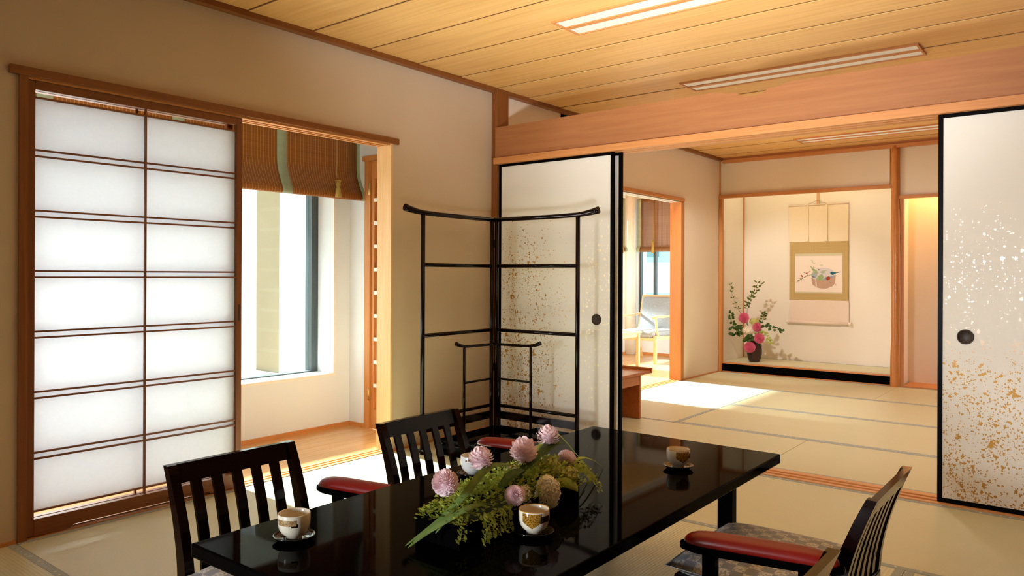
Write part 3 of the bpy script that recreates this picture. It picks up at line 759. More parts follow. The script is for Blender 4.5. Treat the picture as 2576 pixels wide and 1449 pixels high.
# ------------------------------------------------------------------ TABLE
ZT = .42; TX0, TX1, TY0, TY1 = 1.640, 2.418, .913, 2.672
tb = thing('lacquer_table', 'low black lacquer table with mirror-like top in the middle of the room', 'table', ((TX0+TX1)/2, (TY0+TY1)/2, 0))
bm = BM(); box(bm, TX0, TX1, TY0, TY1, ZT-.033, ZT, .004, 2); obj('tabletop', bm, M['lacquer'], tb)
bm = BM(); box(bm, TX0+.14, TX1-.14, TY0+.11, TY0+.13, ZT-.075, ZT-.033); box(bm, TX0+.14, TX1-.14, TY1-.13, TY1-.11, ZT-.075, ZT-.033)
box(bm, TX0+.14, TX0+.155, TY0+.13, TY1-.13, ZT-.075, ZT-.033); box(bm, TX1-.155, TX1-.14, TY0+.13, TY1-.13, ZT-.075, ZT-.033); obj('apron', bm, M['lacquer'], tb)
for x in (TX0+.118, TX1-.172):
    for y in (TY0+.106, TY1-.146):
        bm = BM(); box(bm, x, x+.054, y, y+.040, 0.001, ZT-.033, .002, 1); obj('leg', bm, M['lacquer'], tb)

# ------------------------------------------------------------------ CHAIRS (sitter faces local +x; arm on the sitter's left = +y)
def make_chair(label, loc, rz):
    t = thing('slat_back_chair', label, 'chair', loc, rz, 'black slat-back chairs around the table')
    W = .213; ZB = .50
    def prof(z):   # curve of the back, x as a function of height
        u = (ZB-z)/.30
        return .004 + .082*(1-(1-min(u, 1))**1.6) if u <= 1 else .086
    zs = [ZB-.30*i/12 for i in range(13)]
    for s in (-1, 1):
        bm = BM(); y0, y1 = sorted((s*W, s*(W-.028)))
        out = [(prof(z), z) for z in zs] + [(.092, .16), (.07, 0.001), (.115, 0.001), (.137, .16)] + [(prof(z)+.026+.018*(ZB-z)/.3, z) for z in zs[::-1]]
        prism(bm, out, 'y', y0, y1); obj('back_post', bm, M['lacquer_red'], t, False)
    bm = BM(); prism(bm, [(prof(ZB), ZB), (prof(ZB-.052), ZB-.052), (prof(ZB-.052)+.017, ZB-.052), (prof(ZB)+.019, ZB)], 'y', -W+.028, W-.028); obj('top_rail', bm, M['lacquer_red'], t, False)
    n = 5; span = 2*(W-.028); pitch = span/(n+.62)
    for k in range(n):
        yc = -span/2+pitch*(k+.81); bm = BM(); zz = [ZB-.052-(ZB-.052-.20)*i/9 for i in range(10)]
        prism(bm, [(prof(z)+.003, z) for z in zz]+[(prof(z)+.014, z) for z in zz[::-1]], 'y', yc-.0155, yc+.0155); obj('slat', bm, M['lacquer_red'], t, False)
    bm = BM(); box(bm, .086, .545, -W, W, .155, .190, .006, 2); obj('seat', bm, M['lacquer_red'], t, False)
    for s in (-1, 1):
        bm = BM(); y0, y1 = sorted((s*W, s*(W-.035))); box(bm, .50, .535, y0, y1, .001, .157, .003, 1); obj('leg', bm, M['lacquer_red'], t, False)
    bm = BM(); bmesh.ops.create_grid(bm, x_segments=16, y_segments=16, size=.5)
    for v in bm.verts:
        x, y = v.co.x*2, v.co.y*2; e = max(abs(x), abs(y)); puff = (1-abs(x)**5)*(1-abs(y)**5)
        v.co = (.352+x*.215*(1-.03*abs(y)**2), y*.243*(1-.04*abs(x)**2), .216+.030*puff**.5)
    top = list(bm.faces); r = bmesh.ops.extrude_face_region(bm, geom=top); nv = [g for g in r['geom'] if isinstance(g, bmesh.types.BMVert)]
    for v in nv: v.co.z = .218-(v.co.z-.218)*1.2-.002
    cu = obj('cushion', bm, M['check'], t, False, True)
    # arm: support posts, black rail and red pad
    A0, A1, ay, az = .070, .448, W+.075, .351
    sp = math.radians(11)
    def ap(u, v): return Vector((A0+u*math.cos(sp)-v*math.sin(sp), ay+u*math.sin(sp)+v*math.cos(sp), 0))
    L = (A1-A0)
    bm = BM(); pts = []
    for i in range(28):
        a = 2*PI*i/28; ca, sa = math.cos(a), math.sin(a)
        uu = L/2+.012+math.copysign(abs(ca)**.5, ca)*(L/2+.012)-.012; vv = math.copysign(abs(sa)**.8, sa)*.036
        q = ap(uu, vv); pts.append((q.x, q.y))
    prism(bm, pts, 'z', az-.020, az-.001); bmesh.ops.bevel(bm, geom=[e for e in bm.edges if abs(e.verts[0].co.z-e.verts[1].co.z) < 1e-6], offset=.005, segments=2, affect='EDGES', profile=.5)
    ar = obj('armrest', bm, M['lacquer'], t, False, True)
    bm = BM(); nu, nv_ = 20, 12; rows = []
    for i in range(nu+1):
        a = .5-.5*math.cos(PI*i/nu); u = L*a; w = .033*(max(0, 1-abs(2*a-1)**7))**.5+.0015; h = .032*(max(0, 1-abs(2*a-1)**6))**.5+.001
        rows.append([bm.verts.new(ap(u, -w*math.cos(PI*j/nv_))+Vector((0, 0, az+h*math.sin(PI*j/nv_)**.8))) for j in range(nv_+1)])
    for i in range(nu):
        for j in range(nv_): bm.faces.new((rows[i][j], rows[i][j+1], rows[i+1][j+1], rows[i+1][j]))
    for i in range(nu): bm.faces.new((rows[i][0], rows[i+1][0], rows[i+1][nv_], rows[i][nv_]))
    obj('arm_pad', bm, M['leather'], ar, False, True)
    for u in (.075, .31):
        bm = BM(); c = ap(u, 0); box(bm, c.x-.018, c.x+.018, c.y-.011, c.y+.011, .165, az-.018)
        box(bm, c.x-.014, c.x+.014, W-.03, c.y, .162, .182); obj('arm_post', bm, M['lacquer'], t, False)
    return t
c1 = make_chair('black slat-back chair nearest the paper screen, at the near left end of the table', (1.195, 1.283, 0), 0)
dup(c1, (1.205, 2.070, 0), 0, 'black slat-back chair in front of the clothes rack, behind the flower centrepiece')
dup(c1, (2.885, 2.203, 0), PI, 'black slat-back chair at lower right, with whole red armrest and checked cushion showing')
dup(c1, (2.905, 1.380, 0), PI, 'black slat-back chair whose top rail end alone shows at the bottom edge')

# ------------------------------------------------------------------ TEA CUPS AND SAUCERS
def cup_bm():
    bm = BM()
    lathe(bm, [(.0, .006), (.0145, .006), (.0155, 0), (.0185, 0), (.0185, .005), (.0215, .007), (.029, .013), (.0345, .022), (.0372, .033), (.0378, .044), (.0374, .057), (.0368, .0585), (.0358, .0575),
               (.0362, .044), (.0355, .033), (.0325, .022), (.027, .0145), (.018, .0105), (.0, .010)], 40)
    return bm
def saucer_bm():
    bm = BM()
    lathe(bm, [(.0, .002), (.024, .0), (.026, .0), (.040, .004), (.0485, .0105), (.0495, .012), (.0480, .0125), (.038, .0075), (.022, .0055), (.0, .0055)], 40, (0, 0, 0), 1, .92)
    return bm
cups = [((1.807, 1.079), 'cup_brown', 'teacup with brown patterned band on the near left corner of the table', 'saucer under the brown-banded teacup near the left table corner', -.9),
        ((2.230, 1.463), 'cup_gold', 'gold-patterned teacup in front of the black flower box', 'saucer under the teacup in front of the flower box', -.95),
        ((2.223, 2.262), 'cup_gold', 'gold-patterned teacup at the far right of the table, away from the flowers', 'saucer under the teacup at the far right of the table', -.5),
        ((1.763, 1.770), 'cup_plain', 'white teacup half hidden behind the pink flowers', 'saucer under the teacup hidden behind the flowers', -1.0)]
s0 = None
for (x, y), mname, lab, slab, ra in cups:
    s = obj('saucer', saucer_bm(), M['saucer']); s.location = (x, y, ZT+.0003); s.rotation_euler = (0, 0, .8); tag(s, 'black lacquer '+slab, 'saucer', 'lacquer saucers on the table')
    c = obj('teacup', cup_bm(), M[mname]); c.location = (x, y, ZT+.0060); c.rotation_euler = (0, 0, ra); tag(c, lab, 'teacup', 'teacups on the table')

# ------------------------------------------------------------------ FLOWERS
def mum(bm, c, R, n, axis, seed, cup=.35, plen=.55, pw=.16, cover=1.25, ragged=.1):
    """ball-shaped flower: spoon petals on a Fibonacci sphere around `axis`"""
    rnd = random.Random(seed); c = Vector(c); q = Vector((0, 0, 1)).rotation_difference(Vector(axis).normalized())
    core = bmesh.ops.create_uvsphere(bm, u_segments=10, v_segments=8, radius=R*.55)
    for v in core['verts']: v.co = v.co + c
    for i in range(n):
        cz = 1-cover*(i+.5)/n*1.0*1.5
        if cz < -.98: break
        ph = i*2.39996+rnd.uniform(-.1, .1); s = math.sqrt(max(0, 1-cz*cz))
        d = q @ Vector((s*math.cos(ph), s*math.sin(ph), cz)); ax = q @ Vector((0, 0, 1))
        side = d.cross(ax); side = side.normalized() if side.length > 1e-3 else Vector((1, 0, 0))
        upv = side.cross(d).normalized()
        r = R*(1+rnd.uniform(-ragged, ragged)); w = R*pw*(1+rnd.uniform(-.15, .15))
        k = [(.42, .45, 0), (.70, .95, -.02), (.90, 1.0, .02), (1.0, .55, cup*.25), (1.03, .05, cup*.38)]
        rows = []
        for (rr, ww, lift) in k:
            p = c+d*(r*rr)+upv*(R*lift); rows.append((bm.verts.new(p-side*w*ww+d*R*.05), bm.verts.new(p), bm.verts.new(p+side*w*ww+d*R*.05)))
        for a, b in zip(rows[:-1], rows[1:]):
            for j in (0, 1):
                f = bm.faces.new((a[j], a[j+1], b[j+1], b[j])); f.smooth = True

def hydrangea(bm, c, R, n, seed, squash=(1, 1, 1), fs=.30):
    rnd = random.Random(seed); c = Vector(c)
    for i in range(n):
        cz = 1-2*(i+.5)/n; ph = i*2.39996; s = math.sqrt(1-cz*cz)
        d = Vector((s*math.cos(ph), s*math.sin(ph), cz)); p = c+Vector((d.x*squash[0], d.y*squash[1], d.z*squash[2]))*R*rnd.uniform(.82, 1.05)
        a = d.orthogonal().normalized(); a = Matrix.Rotation(rnd.uniform(0, PI), 3, d) @ a; b = d.cross(a); L = R*fs*rnd.uniform(.85, 1.2)
        for k in range(4):
            u = (a*math.cos(k*PI/2)+b*math.sin(k*PI/2)); v = d.cross(u)
            q = [p, p+u*L*.55+v*L*.42+d*L*.10, p+u*L+d*L*rnd.uniform(.1, .35), p+u*L*.55-v*L*.42+d*L*.10]
            bm.faces.new([bm.verts.new(x) for x in q])

def leaflet(bm, p, d, nrm, L, w, lobes=False):
    d = d.normalized(); s = d.cross(nrm); s = s.normalized() if s.length > 1e-4 else d.orthogonal().normalized()
    n2 = s.cross(d)
    if lobes:
        pr = [(0, .05), (.35, .35), (.65, .95), (.85, 1.0), (1.0, .7)]
    else:
        pr = [(0, .08), (.3, .8), (.55, 1.0), (.8, .65), (1.0, .05)]
    rows = []
    for u, k in pr: rows.append((bm.verts.new(p+d*L*u-s*w*k+n2*w*.25*k), bm.verts.new(p+d*L*u), bm.verts.new(p+d*L*u+s*w*k+n2*w*.25*k)))
    for a, b in zip(rows[:-1], rows[1:]):
        for j in (0, 1): bm.faces.new((a[j], a[j+1], b[j+1], b[j]))

fl = thing('flower_centrepiece', 'pink, cream and green flower arrangement in a long black box on the table', 'flower arrangement', (2.09, 1.51, ZT))
bm = BM(); X0, X1, Y0, Y1 = 2.020, 2.162, 1.27, 1.763
for (a, b, c, d, e, f) in ((X0, X1, Y0, Y1, .4205, .426), (X0, X0+.006, Y0, Y1, .426, .474), (X1-.006, X1, Y0, Y1, .426, .474), (X0+.006, X1-.006, Y0, Y0+.006, .426, .474), (X0+.006, X1-.006, Y1-.006, Y1, .426, .474)): box(bm, a, b, c, d, e, f)
obj('flower_box', bm, M['lacquer'], fl)
bm = BM(); box(bm, X0+.007, X1-.007, Y0+.007, Y1-.007, .4265, .458); obj('foam_block', bm, M['moss'], fl)
for i, (c, R, ax, n) in enumerate([((2.10, 1.288, .561), .030, (.2, -.6, .7), 260), ((2.168, 1.466, .503), .0245, (.75, -.45, .4), 280), ((2.075, 1.445, .583), .029, (-.1, -.1, 1), 128),
                                   ((2.09, 1.606, .578), .034, (.1, -.3, .9), 110), ((2.07, 1.744, .590), .030, (-.1, .2, 1), 110), ((2.10, 1.793, .519), .027, (.3, .75, .5), 220)]):
    bm = BM(); mum(bm, c, R, n, ax, 10+i, .42 if n < 130 else .15, .55, .19 if n < 130 else .13, 1.22, .10 if n < 130 else .03)
    obj('chrysanthemum', bm, M['pink'], fl, smooth=False)
for i, (c, R, sq, n) in enumerate([((2.165, 1.610, .478), .039, (.8, .9, 1.15), 190), ((2.155, 1.52, .490), .022, (.8, .9, 1.2), 80), ((2.10, 1.545, .535), .022, (1, 1, .8), 30)]):
    bm = BM(); hydrangea(bm, c, R, n, 40+i, sq, .23); obj('hydrangea', bm, M['cream'], fl)
bm = BM()
for i, (c, R) in enumerate([((2.11, 1.70, .517), .024), ((2.15, 1.735, .495), .020), ((2.08, 1.665, .53), .018)]):
    hydrangea(bm, c, R, 26, 60+i, (1, 1, .9), .75)
obj('lime_blossom', bm, M['lime'], fl)
# ferny foliage spilling over the box
rnd = random.Random(7); bm = BM()
for i in range(2900):
    y = rnd.uniform(1.27, 1.855); u = (y-1.56)/.31; hgt = .088*max(0, 1-abs(u)**2.2)**.5
    x = 2.085+max(-.10, min(.10 if y < 1.5 else .078, rnd.gauss(0, .05))); k = max(0, 1-((x-2.09)/.10)**2)
    z = .462+hgt*k*rnd.uniform(.35, 1.0)+(rnd.uniform(-.02, .0) if abs(x-2.09) > .06 else 0)
    if abs(u) > .97 or (z < .48 and not X0 < x < X1+.004): continue
    d = Vector((x-2.09+rnd.uniform(-.05, .05), (y-1.56)*.3+rnd.uniform(-.06, .06), rnd.uniform(-.02, .09)))
    L = rnd.uniform(.008, .0145); leaflet(bm, Vector((x, y, z)), d, Vector((rnd.uniform(-.5, .5), rnd.uniform(-.5, .5), 1)), L, L*.42, True)
obj('fern_foliage', bm, M['fern'], fl)
for (px, py, pz, dx, dy, drop, seed) in ((2.165, 1.40, .475, .012, -.01, .045, 1), (2.163, 1.42, .477, .010, .01, .05, 2), (2.165, 1.37, .48, .018, -.03, .05, 3), (2.163, 1.44, .478, .008, -.005, .045, 4), (2.14, 1.31, .49, .02, -.03, .045, 5), (2.165, 1.345, .476, .015, .01, .045, 6),
                                     (2.12, 1.79, .50, .02, .05, .045, 7), (2.15, 1.77, .495, .04, .03, .05, 8), (2.09, 1.81, .50, -.01, .05, .05, 9)):
    rr = random.Random(seed); bm = BM(); P0 = Vector((px, py, pz))
    path = spline([P0, P0+Vector((dx*.5, dy*.5, .006)), P0+Vector((dx, dy, -drop*.4)), P0+Vector((dx*1.3, dy*1.35, -drop))], 6)
    path = [Vector((p.x, p.y, max(p.z, .4245))) for p in path]
    tube(bm, path, .0006, 5)
    for p in path[2:]:
        for s in (-1, 1):
            dd = Vector((rr.uniform(-.3, .6), s*1.0+rr.uniform(-.4, .4), rr.uniform(-.5, .1)))
            q = p+dd.normalized()*.006; tube(bm, [p, q], .0004, 4)
            if q.z > .424: leaflet(bm, q, Vector((dd.x, dd.y, max(dd.z, -.1))), Vector((1, -.6, .6)), rr.uniform(.007, .010), .0048, True)
    obj('fern_frond', bm, M['fern'], fl)
def blade(pts, wmax, label=None, nrm=(.5, -.3, 1), m='leaf', fold=.3):
    bm = BM(); p = spline(pts, 6); k = len(p)
    ribbon(bm, p, [wmax*(math.sin(PI*min(1, (.12+.88*i/(k-1))))**.7)+.0003 for i in range(k)], nrm, fold); o = obj('blade_leaf', bm, M[m], fl, smooth=True, solid=.0006)
blade([(2.09, 1.574, .540), (2.095, 1.476, .563), (2.11, 1.401, .556), (2.12, 1.338, .527), (2.10, 1.271, .478), (2.065, 1.193, .431)], .0095)
blade([(2.13, 1.40, .492), (2.15, 1.36, .503), (2.15, 1.307, .503), (2.13, 1.264, .484), (2.10, 1.222, .457), (2.085, 1.182, .434)], .0075)
blade([(2.13, 1.52, .50), (2.12, 1.548, .529), (2.11, 1.60, .545), (2.10, 1.677, .560), (2.09, 1.758, .568), (2.075, 1.823, .556)], .011, m='darkleaf')
blade([(2.06, 1.70, .548), (2.056, 1.722, .562), (2.052, 1.802, .585), (2.045, 1.875, .545), (2.037, 1.952, .488), (2.03, 2.045, .4235)], .0065, m='fern')
blade([(2.09, 1.78, .475), (2.08, 1.824, .488), (2.064, 1.923, .492), (2.048, 2.016, .466), (2.032, 2.108, .4235)], .0050, m='fern')
blade([(2.06, 1.78, .49), (2.056, 1.85, .50), (2.05, 1.92, .482), (2.045, 1.98, .462)], .0045, m='fern')
blade([(2.15, 1.43, .525), (2.145, 1.47, .542), (2.135, 1.52, .545), (2.12, 1.569, .538)], .012, m='darkleaf')
blade([(2.15, 1.66, .49), (2.165, 1.69, .485), (2.175, 1.72, .470), (2.178, 1.735, .455)], .014, m='fern', nrm=(1, 0, .4))
blade([(2.12, 1.30, .50), (2.125, 1.278, .49), (2.125, 1.255, .478), (2.12, 1.235, .46)], .004)

# alcove vase arrangement
va = thing('vase_arrangement', 'dark stoneware vase of pink dahlias, white hydrangeas and tall twigs in the alcove', 'flower arrangement', (.302, 8.12, .1075))
bm = BM(); lathe(bm, [(.0, 0), (.052, 0), (.056, .004), (.066, .03), (.076, .07), (.080, .11), (.0785, .145), (.070, .178), (.055, .20), (.047, .208), (.046, .218), (.050, .224), (.047, .226), (.042, .218), (.044, .205), (.066, .17), (.07, .11), (.05, .02), (.0, .015)], 36, (.302, 8.12, .1075))
obj('vase', bm, M['pot'], va)
bm = BM(); cR = Vector((.374, 8.10, .285)); tube(bm, [cR+Vector((.014*math.cos(a), 0, .017*math.sin(a))) for a in [2*PI*i/16 for i in range(17)]], .0035, 8, False); obj('ring_handle', bm, M['pot'], va)
for i, (x, z, R, y, ax) in enumerate([(.202, .584, .054, 8.07, (-.1, -.9, .35)), (.356, .489, .046, 8.05, (.5, -.8, .3)), (.382, .373, .053, 8.04, (.35, -.9, .1)), (.288, .270, .057, 8.02, (-.05, -1, .1))]):
    bm = BM(); mum(bm, (x, y, z), R, 105, ax, 80+i, .35, .55, .20, 1.15, .06); obj('dahlia', bm, M['dahlia'], va)
for i, (x, z, R) in enumerate([(.255, .450, .058), (.312, .545, .050)]):
    bm = BM(); hydrangea(bm, (x, 8.07+.03*i, z), R, 95, 90+i, (1.15, 1, .8), .26); obj('hydrangea', bm, M['cream'] if i == 0 else M['lime'], va)
def branch(pts, leaves, L, seed, m='oliveleaf', w=.42, start=.25, thick=.0022):
    rr = random.Random(seed); bm = BM(); p = spline([(.300, 8.115, .32)]+[(x, y, z) for x, y, z in pts] if pts[0][2] > .5 or True else pts, 5)
    k = len(p); tube(bm, p, [thick*(1-.7*i/(k-1)) for i in range(k)], 6); tw = obj('twig', bm, M['twig'], va)
    bm = BM()
    for j in range(leaves):
        f = start+(1-start)*(j+.5)/leaves; i = min(k-2, int(f*(k-1))); q = p[i]; d0 = (p[i+1]-p[i]).normalized()
        for s in range(3):
            a = rr.uniform(0, 2*PI); d = (d0*.6+Vector((math.cos(a), math.sin(a)*.5, rr.uniform(-.5, .5)))).normalized()
            leaflet(bm, q+d*L*.15, d, Vector((rr.uniform(-.4, .4), -1, .5)), L*rr.uniform(.7, 1.15), L*w*.5)
    obj('leaves', bm, M[m], tw)
def Y(pts, y): return [(x, y+.0*i, z) for i, (x, z) in enumerate(pts)]
branch(Y([(.205, .57), (.168, .623), (.112, .703), (.069, .794), (.044, .903), (.018, .977)][0:5]+[(.034, .96)], 8.09), 6, .036, 1, start=.45)
branch(Y([(.22, .52), (.213, .624), (.214, .724), (.26, .816), (.315, .898), (.342, 1.010)], 8.12), 8, .042, 2, start=.45)
branch(Y([(.23, .52), (.224, .616), (.233, .707), (.279, .807), (.342, .899), (.387, .98)], 8.11), 8, .042, 3, start=.45)
branch(Y([(.20, .42), (.131, .475), (.075, .518), (.050, .591), (.050, .637)], 8.08), 6, .045, 4, 'darkleaf', .75, .35)
branch(Y([(.34, .44), (.353, .495), (.398, .559), (.416, .623), (.407, .640)], 8.10), 5, .034, 5, 'darkleaf', .6, .5)
branch(Y([(.34, .43), (.38, .487), (.47, .509), (.559, .477), (.640, .468)], 8.06), 8, .044, 6, 'darkleaf', .75, .35)
branch(Y([(.24, .39), (.16, .432), (.103, .395), (.075, .399)], 8.07), 6, .046, 7, 'darkleaf', .8, .35)
branch(Y([(.34, .39), (.399, .443), (.462, .401), (.500, .33)], 8.06), 9, .040, 8, 'fern', .5, .3)
branch(Y([(.23, .40), (.178, .468), (.112, .474), (.055, .462)], 8.09), 6, .045, 9, 'darkleaf', .8, .35)
branch(Y([(.29, .36), (.28, .38), (.27, .36), (.25, .345)], 8.03), 7, .050, 10, 'darkleaf', .8, .1)

# ------------------------------------------------------------------ HANGING SCROLL
hs = thing('hanging_scroll', 'hanging scroll painting of a basin, flowers and a small blue bird in the alcove', 'scroll', (.86, 8.515, .53))
M['scroll_paper'] = flat('scroll_cream_silk', '#efe0c8', .8, .2, 0, 0, .03, 60)
M['scroll_pale'] = flat('scroll_pale_silk', '#ead9cc', .8, .2, 0, 0, .03, 60)
M['painting'] = flat('painting_paper', '#f0e3da', .85, .2, 0, 0, .02, 20)
M['scroll_strip'] = flat('scroll_grey_green_strip', '#cfc8ac', .8, .2, 0, 0, .03)
M['ivory'] = flat('ivory_knob', '#f3ead9', .4)
def mk_gold_silk():
    t = NT('gold_brocade'); p = t.xyz()
    a = t.math('SINE', t.math('MULTIPLY', t.math('ADD', p[0], p[2]), 260)); b = t.math('SINE', t.math('MULTIPLY', t.math('SUBTRACT', p[0], p[2]), 260))
    m = t.math('GREATER_THAN', t.math('MULTIPLY', a, b), .1)
    return t.done(t.pbr(t.mix(m, lin('#b59a62'), lin('#c4aa73')), .6, None, .4))
M['gold_silk'] = mk_gold_silk()
YS = 8.508
def sheet(x0, x1, z0, z1, y, th, matl, name, parent):
    bm = BM(); box(bm, x0, x1, y-th, y, z0, z1); return obj(name, bm, matl, parent)
sheet(.545, 1.172, 1.426, 1.826, YS, .0012, M['scroll_paper'], 'upper_silk', hs)
sheet(.551, 1.174, .783, 1.426, YS, .0012, M['gold_silk'], 'brocade_surround', hs)
sheet(.556, 1.178, .545, .783, YS, .0012, M['scroll_pale'], 'lower_silk', hs)
pt = sheet(.613, 1.113, .860, 1.296, YS-.0012, .0008, M['painting'], 'painting', hs)
sheet(.613, 1.113, 1.268, 1.296, YS-.002, .0004, M['scroll_strip'], 'paper_strip', pt); sheet(.613, 1.113, .860, .876, YS-.002, .0004, M['scroll_strip'], 'paper_strip', pt)
for x in (.747, .950):
    bm = BM(); box(bm, x-.010, x+.010, YS-.012, YS-.010, 1.435, 1.835); box(bm, x-.013, x+.013, YS-.018, YS-.009, 1.432, 1.475); obj('wind_strip', bm, M['scroll_paper'], hs)
bm = BM(); tube(bm, [(.540, YS-.006, 1.83), (1.176, YS-.006, 1.83)], .007, 8); obj('top_rod', bm, M['scroll_pale'], hs)
bm = BM(); tube(bm, [(.555, YS-.016, .538), (1.180, YS-.016, .538)], .016, 16); rl = obj('roller', bm, M['scroll_pale'], hs)
for a, b in ((.527, .556), (1.180, 1.208)):
    bm = BM(); tube(bm, [(a, YS-.016, .538), (b, YS-.016, .538)], .0185, 16); obj('knob', bm, M['ivory'], rl)
bm = BM(); tube(bm, [(.742, YS-.006, 1.835), (.855, YS-.008, 1.877), (.955, YS-.006, 1.835)], .0018, 6); obj('hanging_cord', bm, M['tassel'], hs)
bm = BM(); box(bm, .843, .867, YS-.004, YS+.006, 1.83, 2.05); obj('hook_strip', bm, M['beech_y'], hs)
# the painted motif, laid flat on the paper
def blob(pts, col, yoff, rough=.85):
    bm = BM(); s = .000305
    vs = [bm.verts.new((.613+(px-250)*.000461, YS-.0024-yoff, 1.296-(py-165)*.000478)) for px, py in pts]; bm.faces.new(vs); return obj('painted_motif', bm, flat('paint_'+col, '#'+col, rough, .2, 0, 0, .12, 60), pt, smooth=False, solid=.0002)
def ell(cx, cy, rx, ry, a0=0, a1=2*PI, n=18): return [(cx+rx*math.cos(a0+(a1-a0)*i/n), cy+ry*math.sin(a0+(a1-a0)*i/n)) for i in range(n+ (0 if a1-a0 > 6.2 else 1))]
blob(ell(905, 640, 270, 150), 'd3cfd6', .0000)
blob([(632, 720), (700, 745), (820, 780), (960, 770), (1080, 730), (1188, 650), (1170, 850), (1100, 920), (980, 965), (880, 968), (760, 945), (660, 880)], 'c0a08c', .0002)
blob([(725, 760), (745, 760), (760, 935), (735, 930)], 'f0e3da', .0004)
blob(ell(700, 660, 70, 60), 'a9b2b2', .0004); blob([(640, 680), (700, 690), (735, 730), (660, 715)], '6f7da0', .0006)
blob([(595, 440), (650, 480), (760, 560), (790, 610), (760, 635), (690, 600), (650, 540)], '9fae88', .0005)
blob([(740, 770), (790, 680), (880, 630), (915, 690), (900, 790), (820, 780)], '9cb083', .0006)
blob([(835, 590), (870, 560), (1005, 548), (950, 575), (930, 615), (870, 625)], 'a9ba9a', .0006)
blob([(890, 780), (925, 735), (960, 700), (1060, 690), (1160, 660), (1090, 735), (970, 770)], '92a3b8', .0003)
blob([(965, 745), (985, 700), (1035, 685), (1065, 715), (1050, 760), (1000, 778)], 'a8442c', .0008)
blob([(1057, 610), (1085, 580), (1130, 590), (1200, 600), (1295, 580), (1290, 592), (1200, 615), (1150, 640), (1090, 640)], '2f6d8a', .0009)
blob([(1075, 632), (1150, 628), (1130, 655), (1095, 648)], '27303c', .0010)
blob([(380, 665), (410, 655), (445, 700), (420, 712)], 'a5573a', .0006); blob(ell(525, 622, 26, 18), 'a5573a', .0006)
blob([(290, 830), (345, 780), (500, 690), (640, 640), (642, 645), (505, 700), (352, 792), (295, 834)], '6d6f52', .0004)
blob([(620, 320), (650, 305), (690, 390), (735, 365), (700, 420), (660, 385)], 'c9d0b4', .0004); blob(ell(862, 440, 40, 24), 'd3d3c0', .0004)
for i, (px, py) in enumerate([(330, 790), (380, 745), (470, 600), (560, 600), (600, 575), (540, 660), (690, 480), (750, 500), (800, 530), (1000, 790), (1050, 800), (1070, 830)]):
    blob(ell(px, py, 16, 8), '7a6a4c' if i < 9 else '8e93a0', .0007)
blob([(1186, 850), (1192, 850), (1194, 905), (1188, 905)], '6a625c', .0004)

# ------------------------------------------------------------------ WRITING DESK
dk = thing('writing_desk', 'low reddish wooden writing desk with upturned end lip beside the left sliding door', 'desk', (.44, 4.58, 0))
bm = BM(); box(bm, .215, .660, 4.12, 5.05, .318, .338, .002, 1); obj('desk_top', bm, M['desk'], dk)
for yy in (4.12, 5.05):
    s = 1 if yy > 4.5 else -1; bm = BM(); prism(bm, [(yy-s*.012, .3375), (yy-s*.008, .350), (yy+s*.004, .358), (yy+s*.012, .352), (yy+s*.006, .338), (yy, .318)], 'x', .21, .665); obj('end_lip', bm, M['desk'], dk)
for yy in (4.26, 4.885):
    bm = BM(); box(bm, .235, .652, yy, yy+.022, .0015, .318); obj('end_panel', bm, M['desk'], dk)
for xx in (.235, .634):
    bm = BM(); box(bm, xx, xx+.016, 4.282, 4.885, .25, .318); obj('apron', bm, M['desk'], dk)

# ------------------------------------------------------------------ SUNROOM FURNITURE
def mk_seatfab():
    t = NT('grey_wave_fabric'); n = t.noise(t.obj((1, 1, 3.5)), 4, 1, .4, .2)
    w = t.math('SINE', t.math('MULTIPLY', n, 90)); col = t.mix(t.math('GREATER_THAN', w, .90), t.mix(t.noise(t.obj(), 200), lin('#7f858c'), lin('#8a9096')), lin('#979ca2'))
    return t.done(t.pbr(col, .85, None, .2, 0, 0, .2))
M['wavefab'] = mk_seatfab()
ac = thing('armchair', 'beech armchair with grey wave-patterned upholstery in the corner window room', 'armchair', (-1.11, 8.33, 0))
xl, xr = -1.375, -.845
for x in (xl, xr-.032):
    bm = BM(); prism(bm, [(8.02, 0), (8.055, 0), (8.06, .25), (8.045, .33), (8.02, .33), (8.018, .25)], 'x', x, x+.032); obj('leg', bm, M['beech_y'], ac)
    bm = BM(); prism(bm, [(8.63, 0), (8.60, 0), (8.50, .30), (8.545, .30)], 'x', x, x+.032); obj('leg', bm, M['beech_y'], ac)
    bm = BM(); prism(bm, [(8.05, .284), (8.56, .265), (8.56, .305), (8.05, .328)], 'x', x+.004, x+.028); obj('side_rail', bm, M['beech_y'], ac)
    bm = BM(); s = -1 if x == xl else 1; p = spline([(x+.016, 8.10, .31), (x+.016, 8.075, .42), (x+.016, 8.055, .50), (x+.016, 8.035, .545)], 5); tube(bm, p, [.016]*len(p), 10, True, (1, .9))
    obj('arm_support', bm, M['beech_y'], ac)
    bm = BM(); p = spline([(x+.016, 7.995, .545), (x+.016, 8.06, .556), (x+.016, 8.25, .548), (x+.016, 8.45, .552), (x+.016, 8.57, .56)], 5); tube(bm, p, [.017]*len(p), 10, True, (1.5, .8)); obj('armrest', bm, M['beech_y'], ac)
    bm = BM(); prism(bm, [(8.53, .30), (8.565, .30), (8.70, .80), (8.67, .80)], 'x', x, x+.03); obj('back_post', bm, M['beech_y'], ac)
bm = BM(); box(bm, xl+.03, xr-.03, 8.665, 8.70, .765, .80, .004, 1); obj('top_rail', bm, M['beech_y'], ac)
bm = BM(); box(bm, xl+.03, xr-.03, 8.02, 8.045, .27, .30); obj('front_rail', bm, M['beech_y'], ac)
bm = BM()
vs = box(bm, xl+.035, xr-.035, 8.015, 8.55, .302, .385, .035, 4); obj('seat_cushion', bm, M['wavefab'], ac, smooth=True)
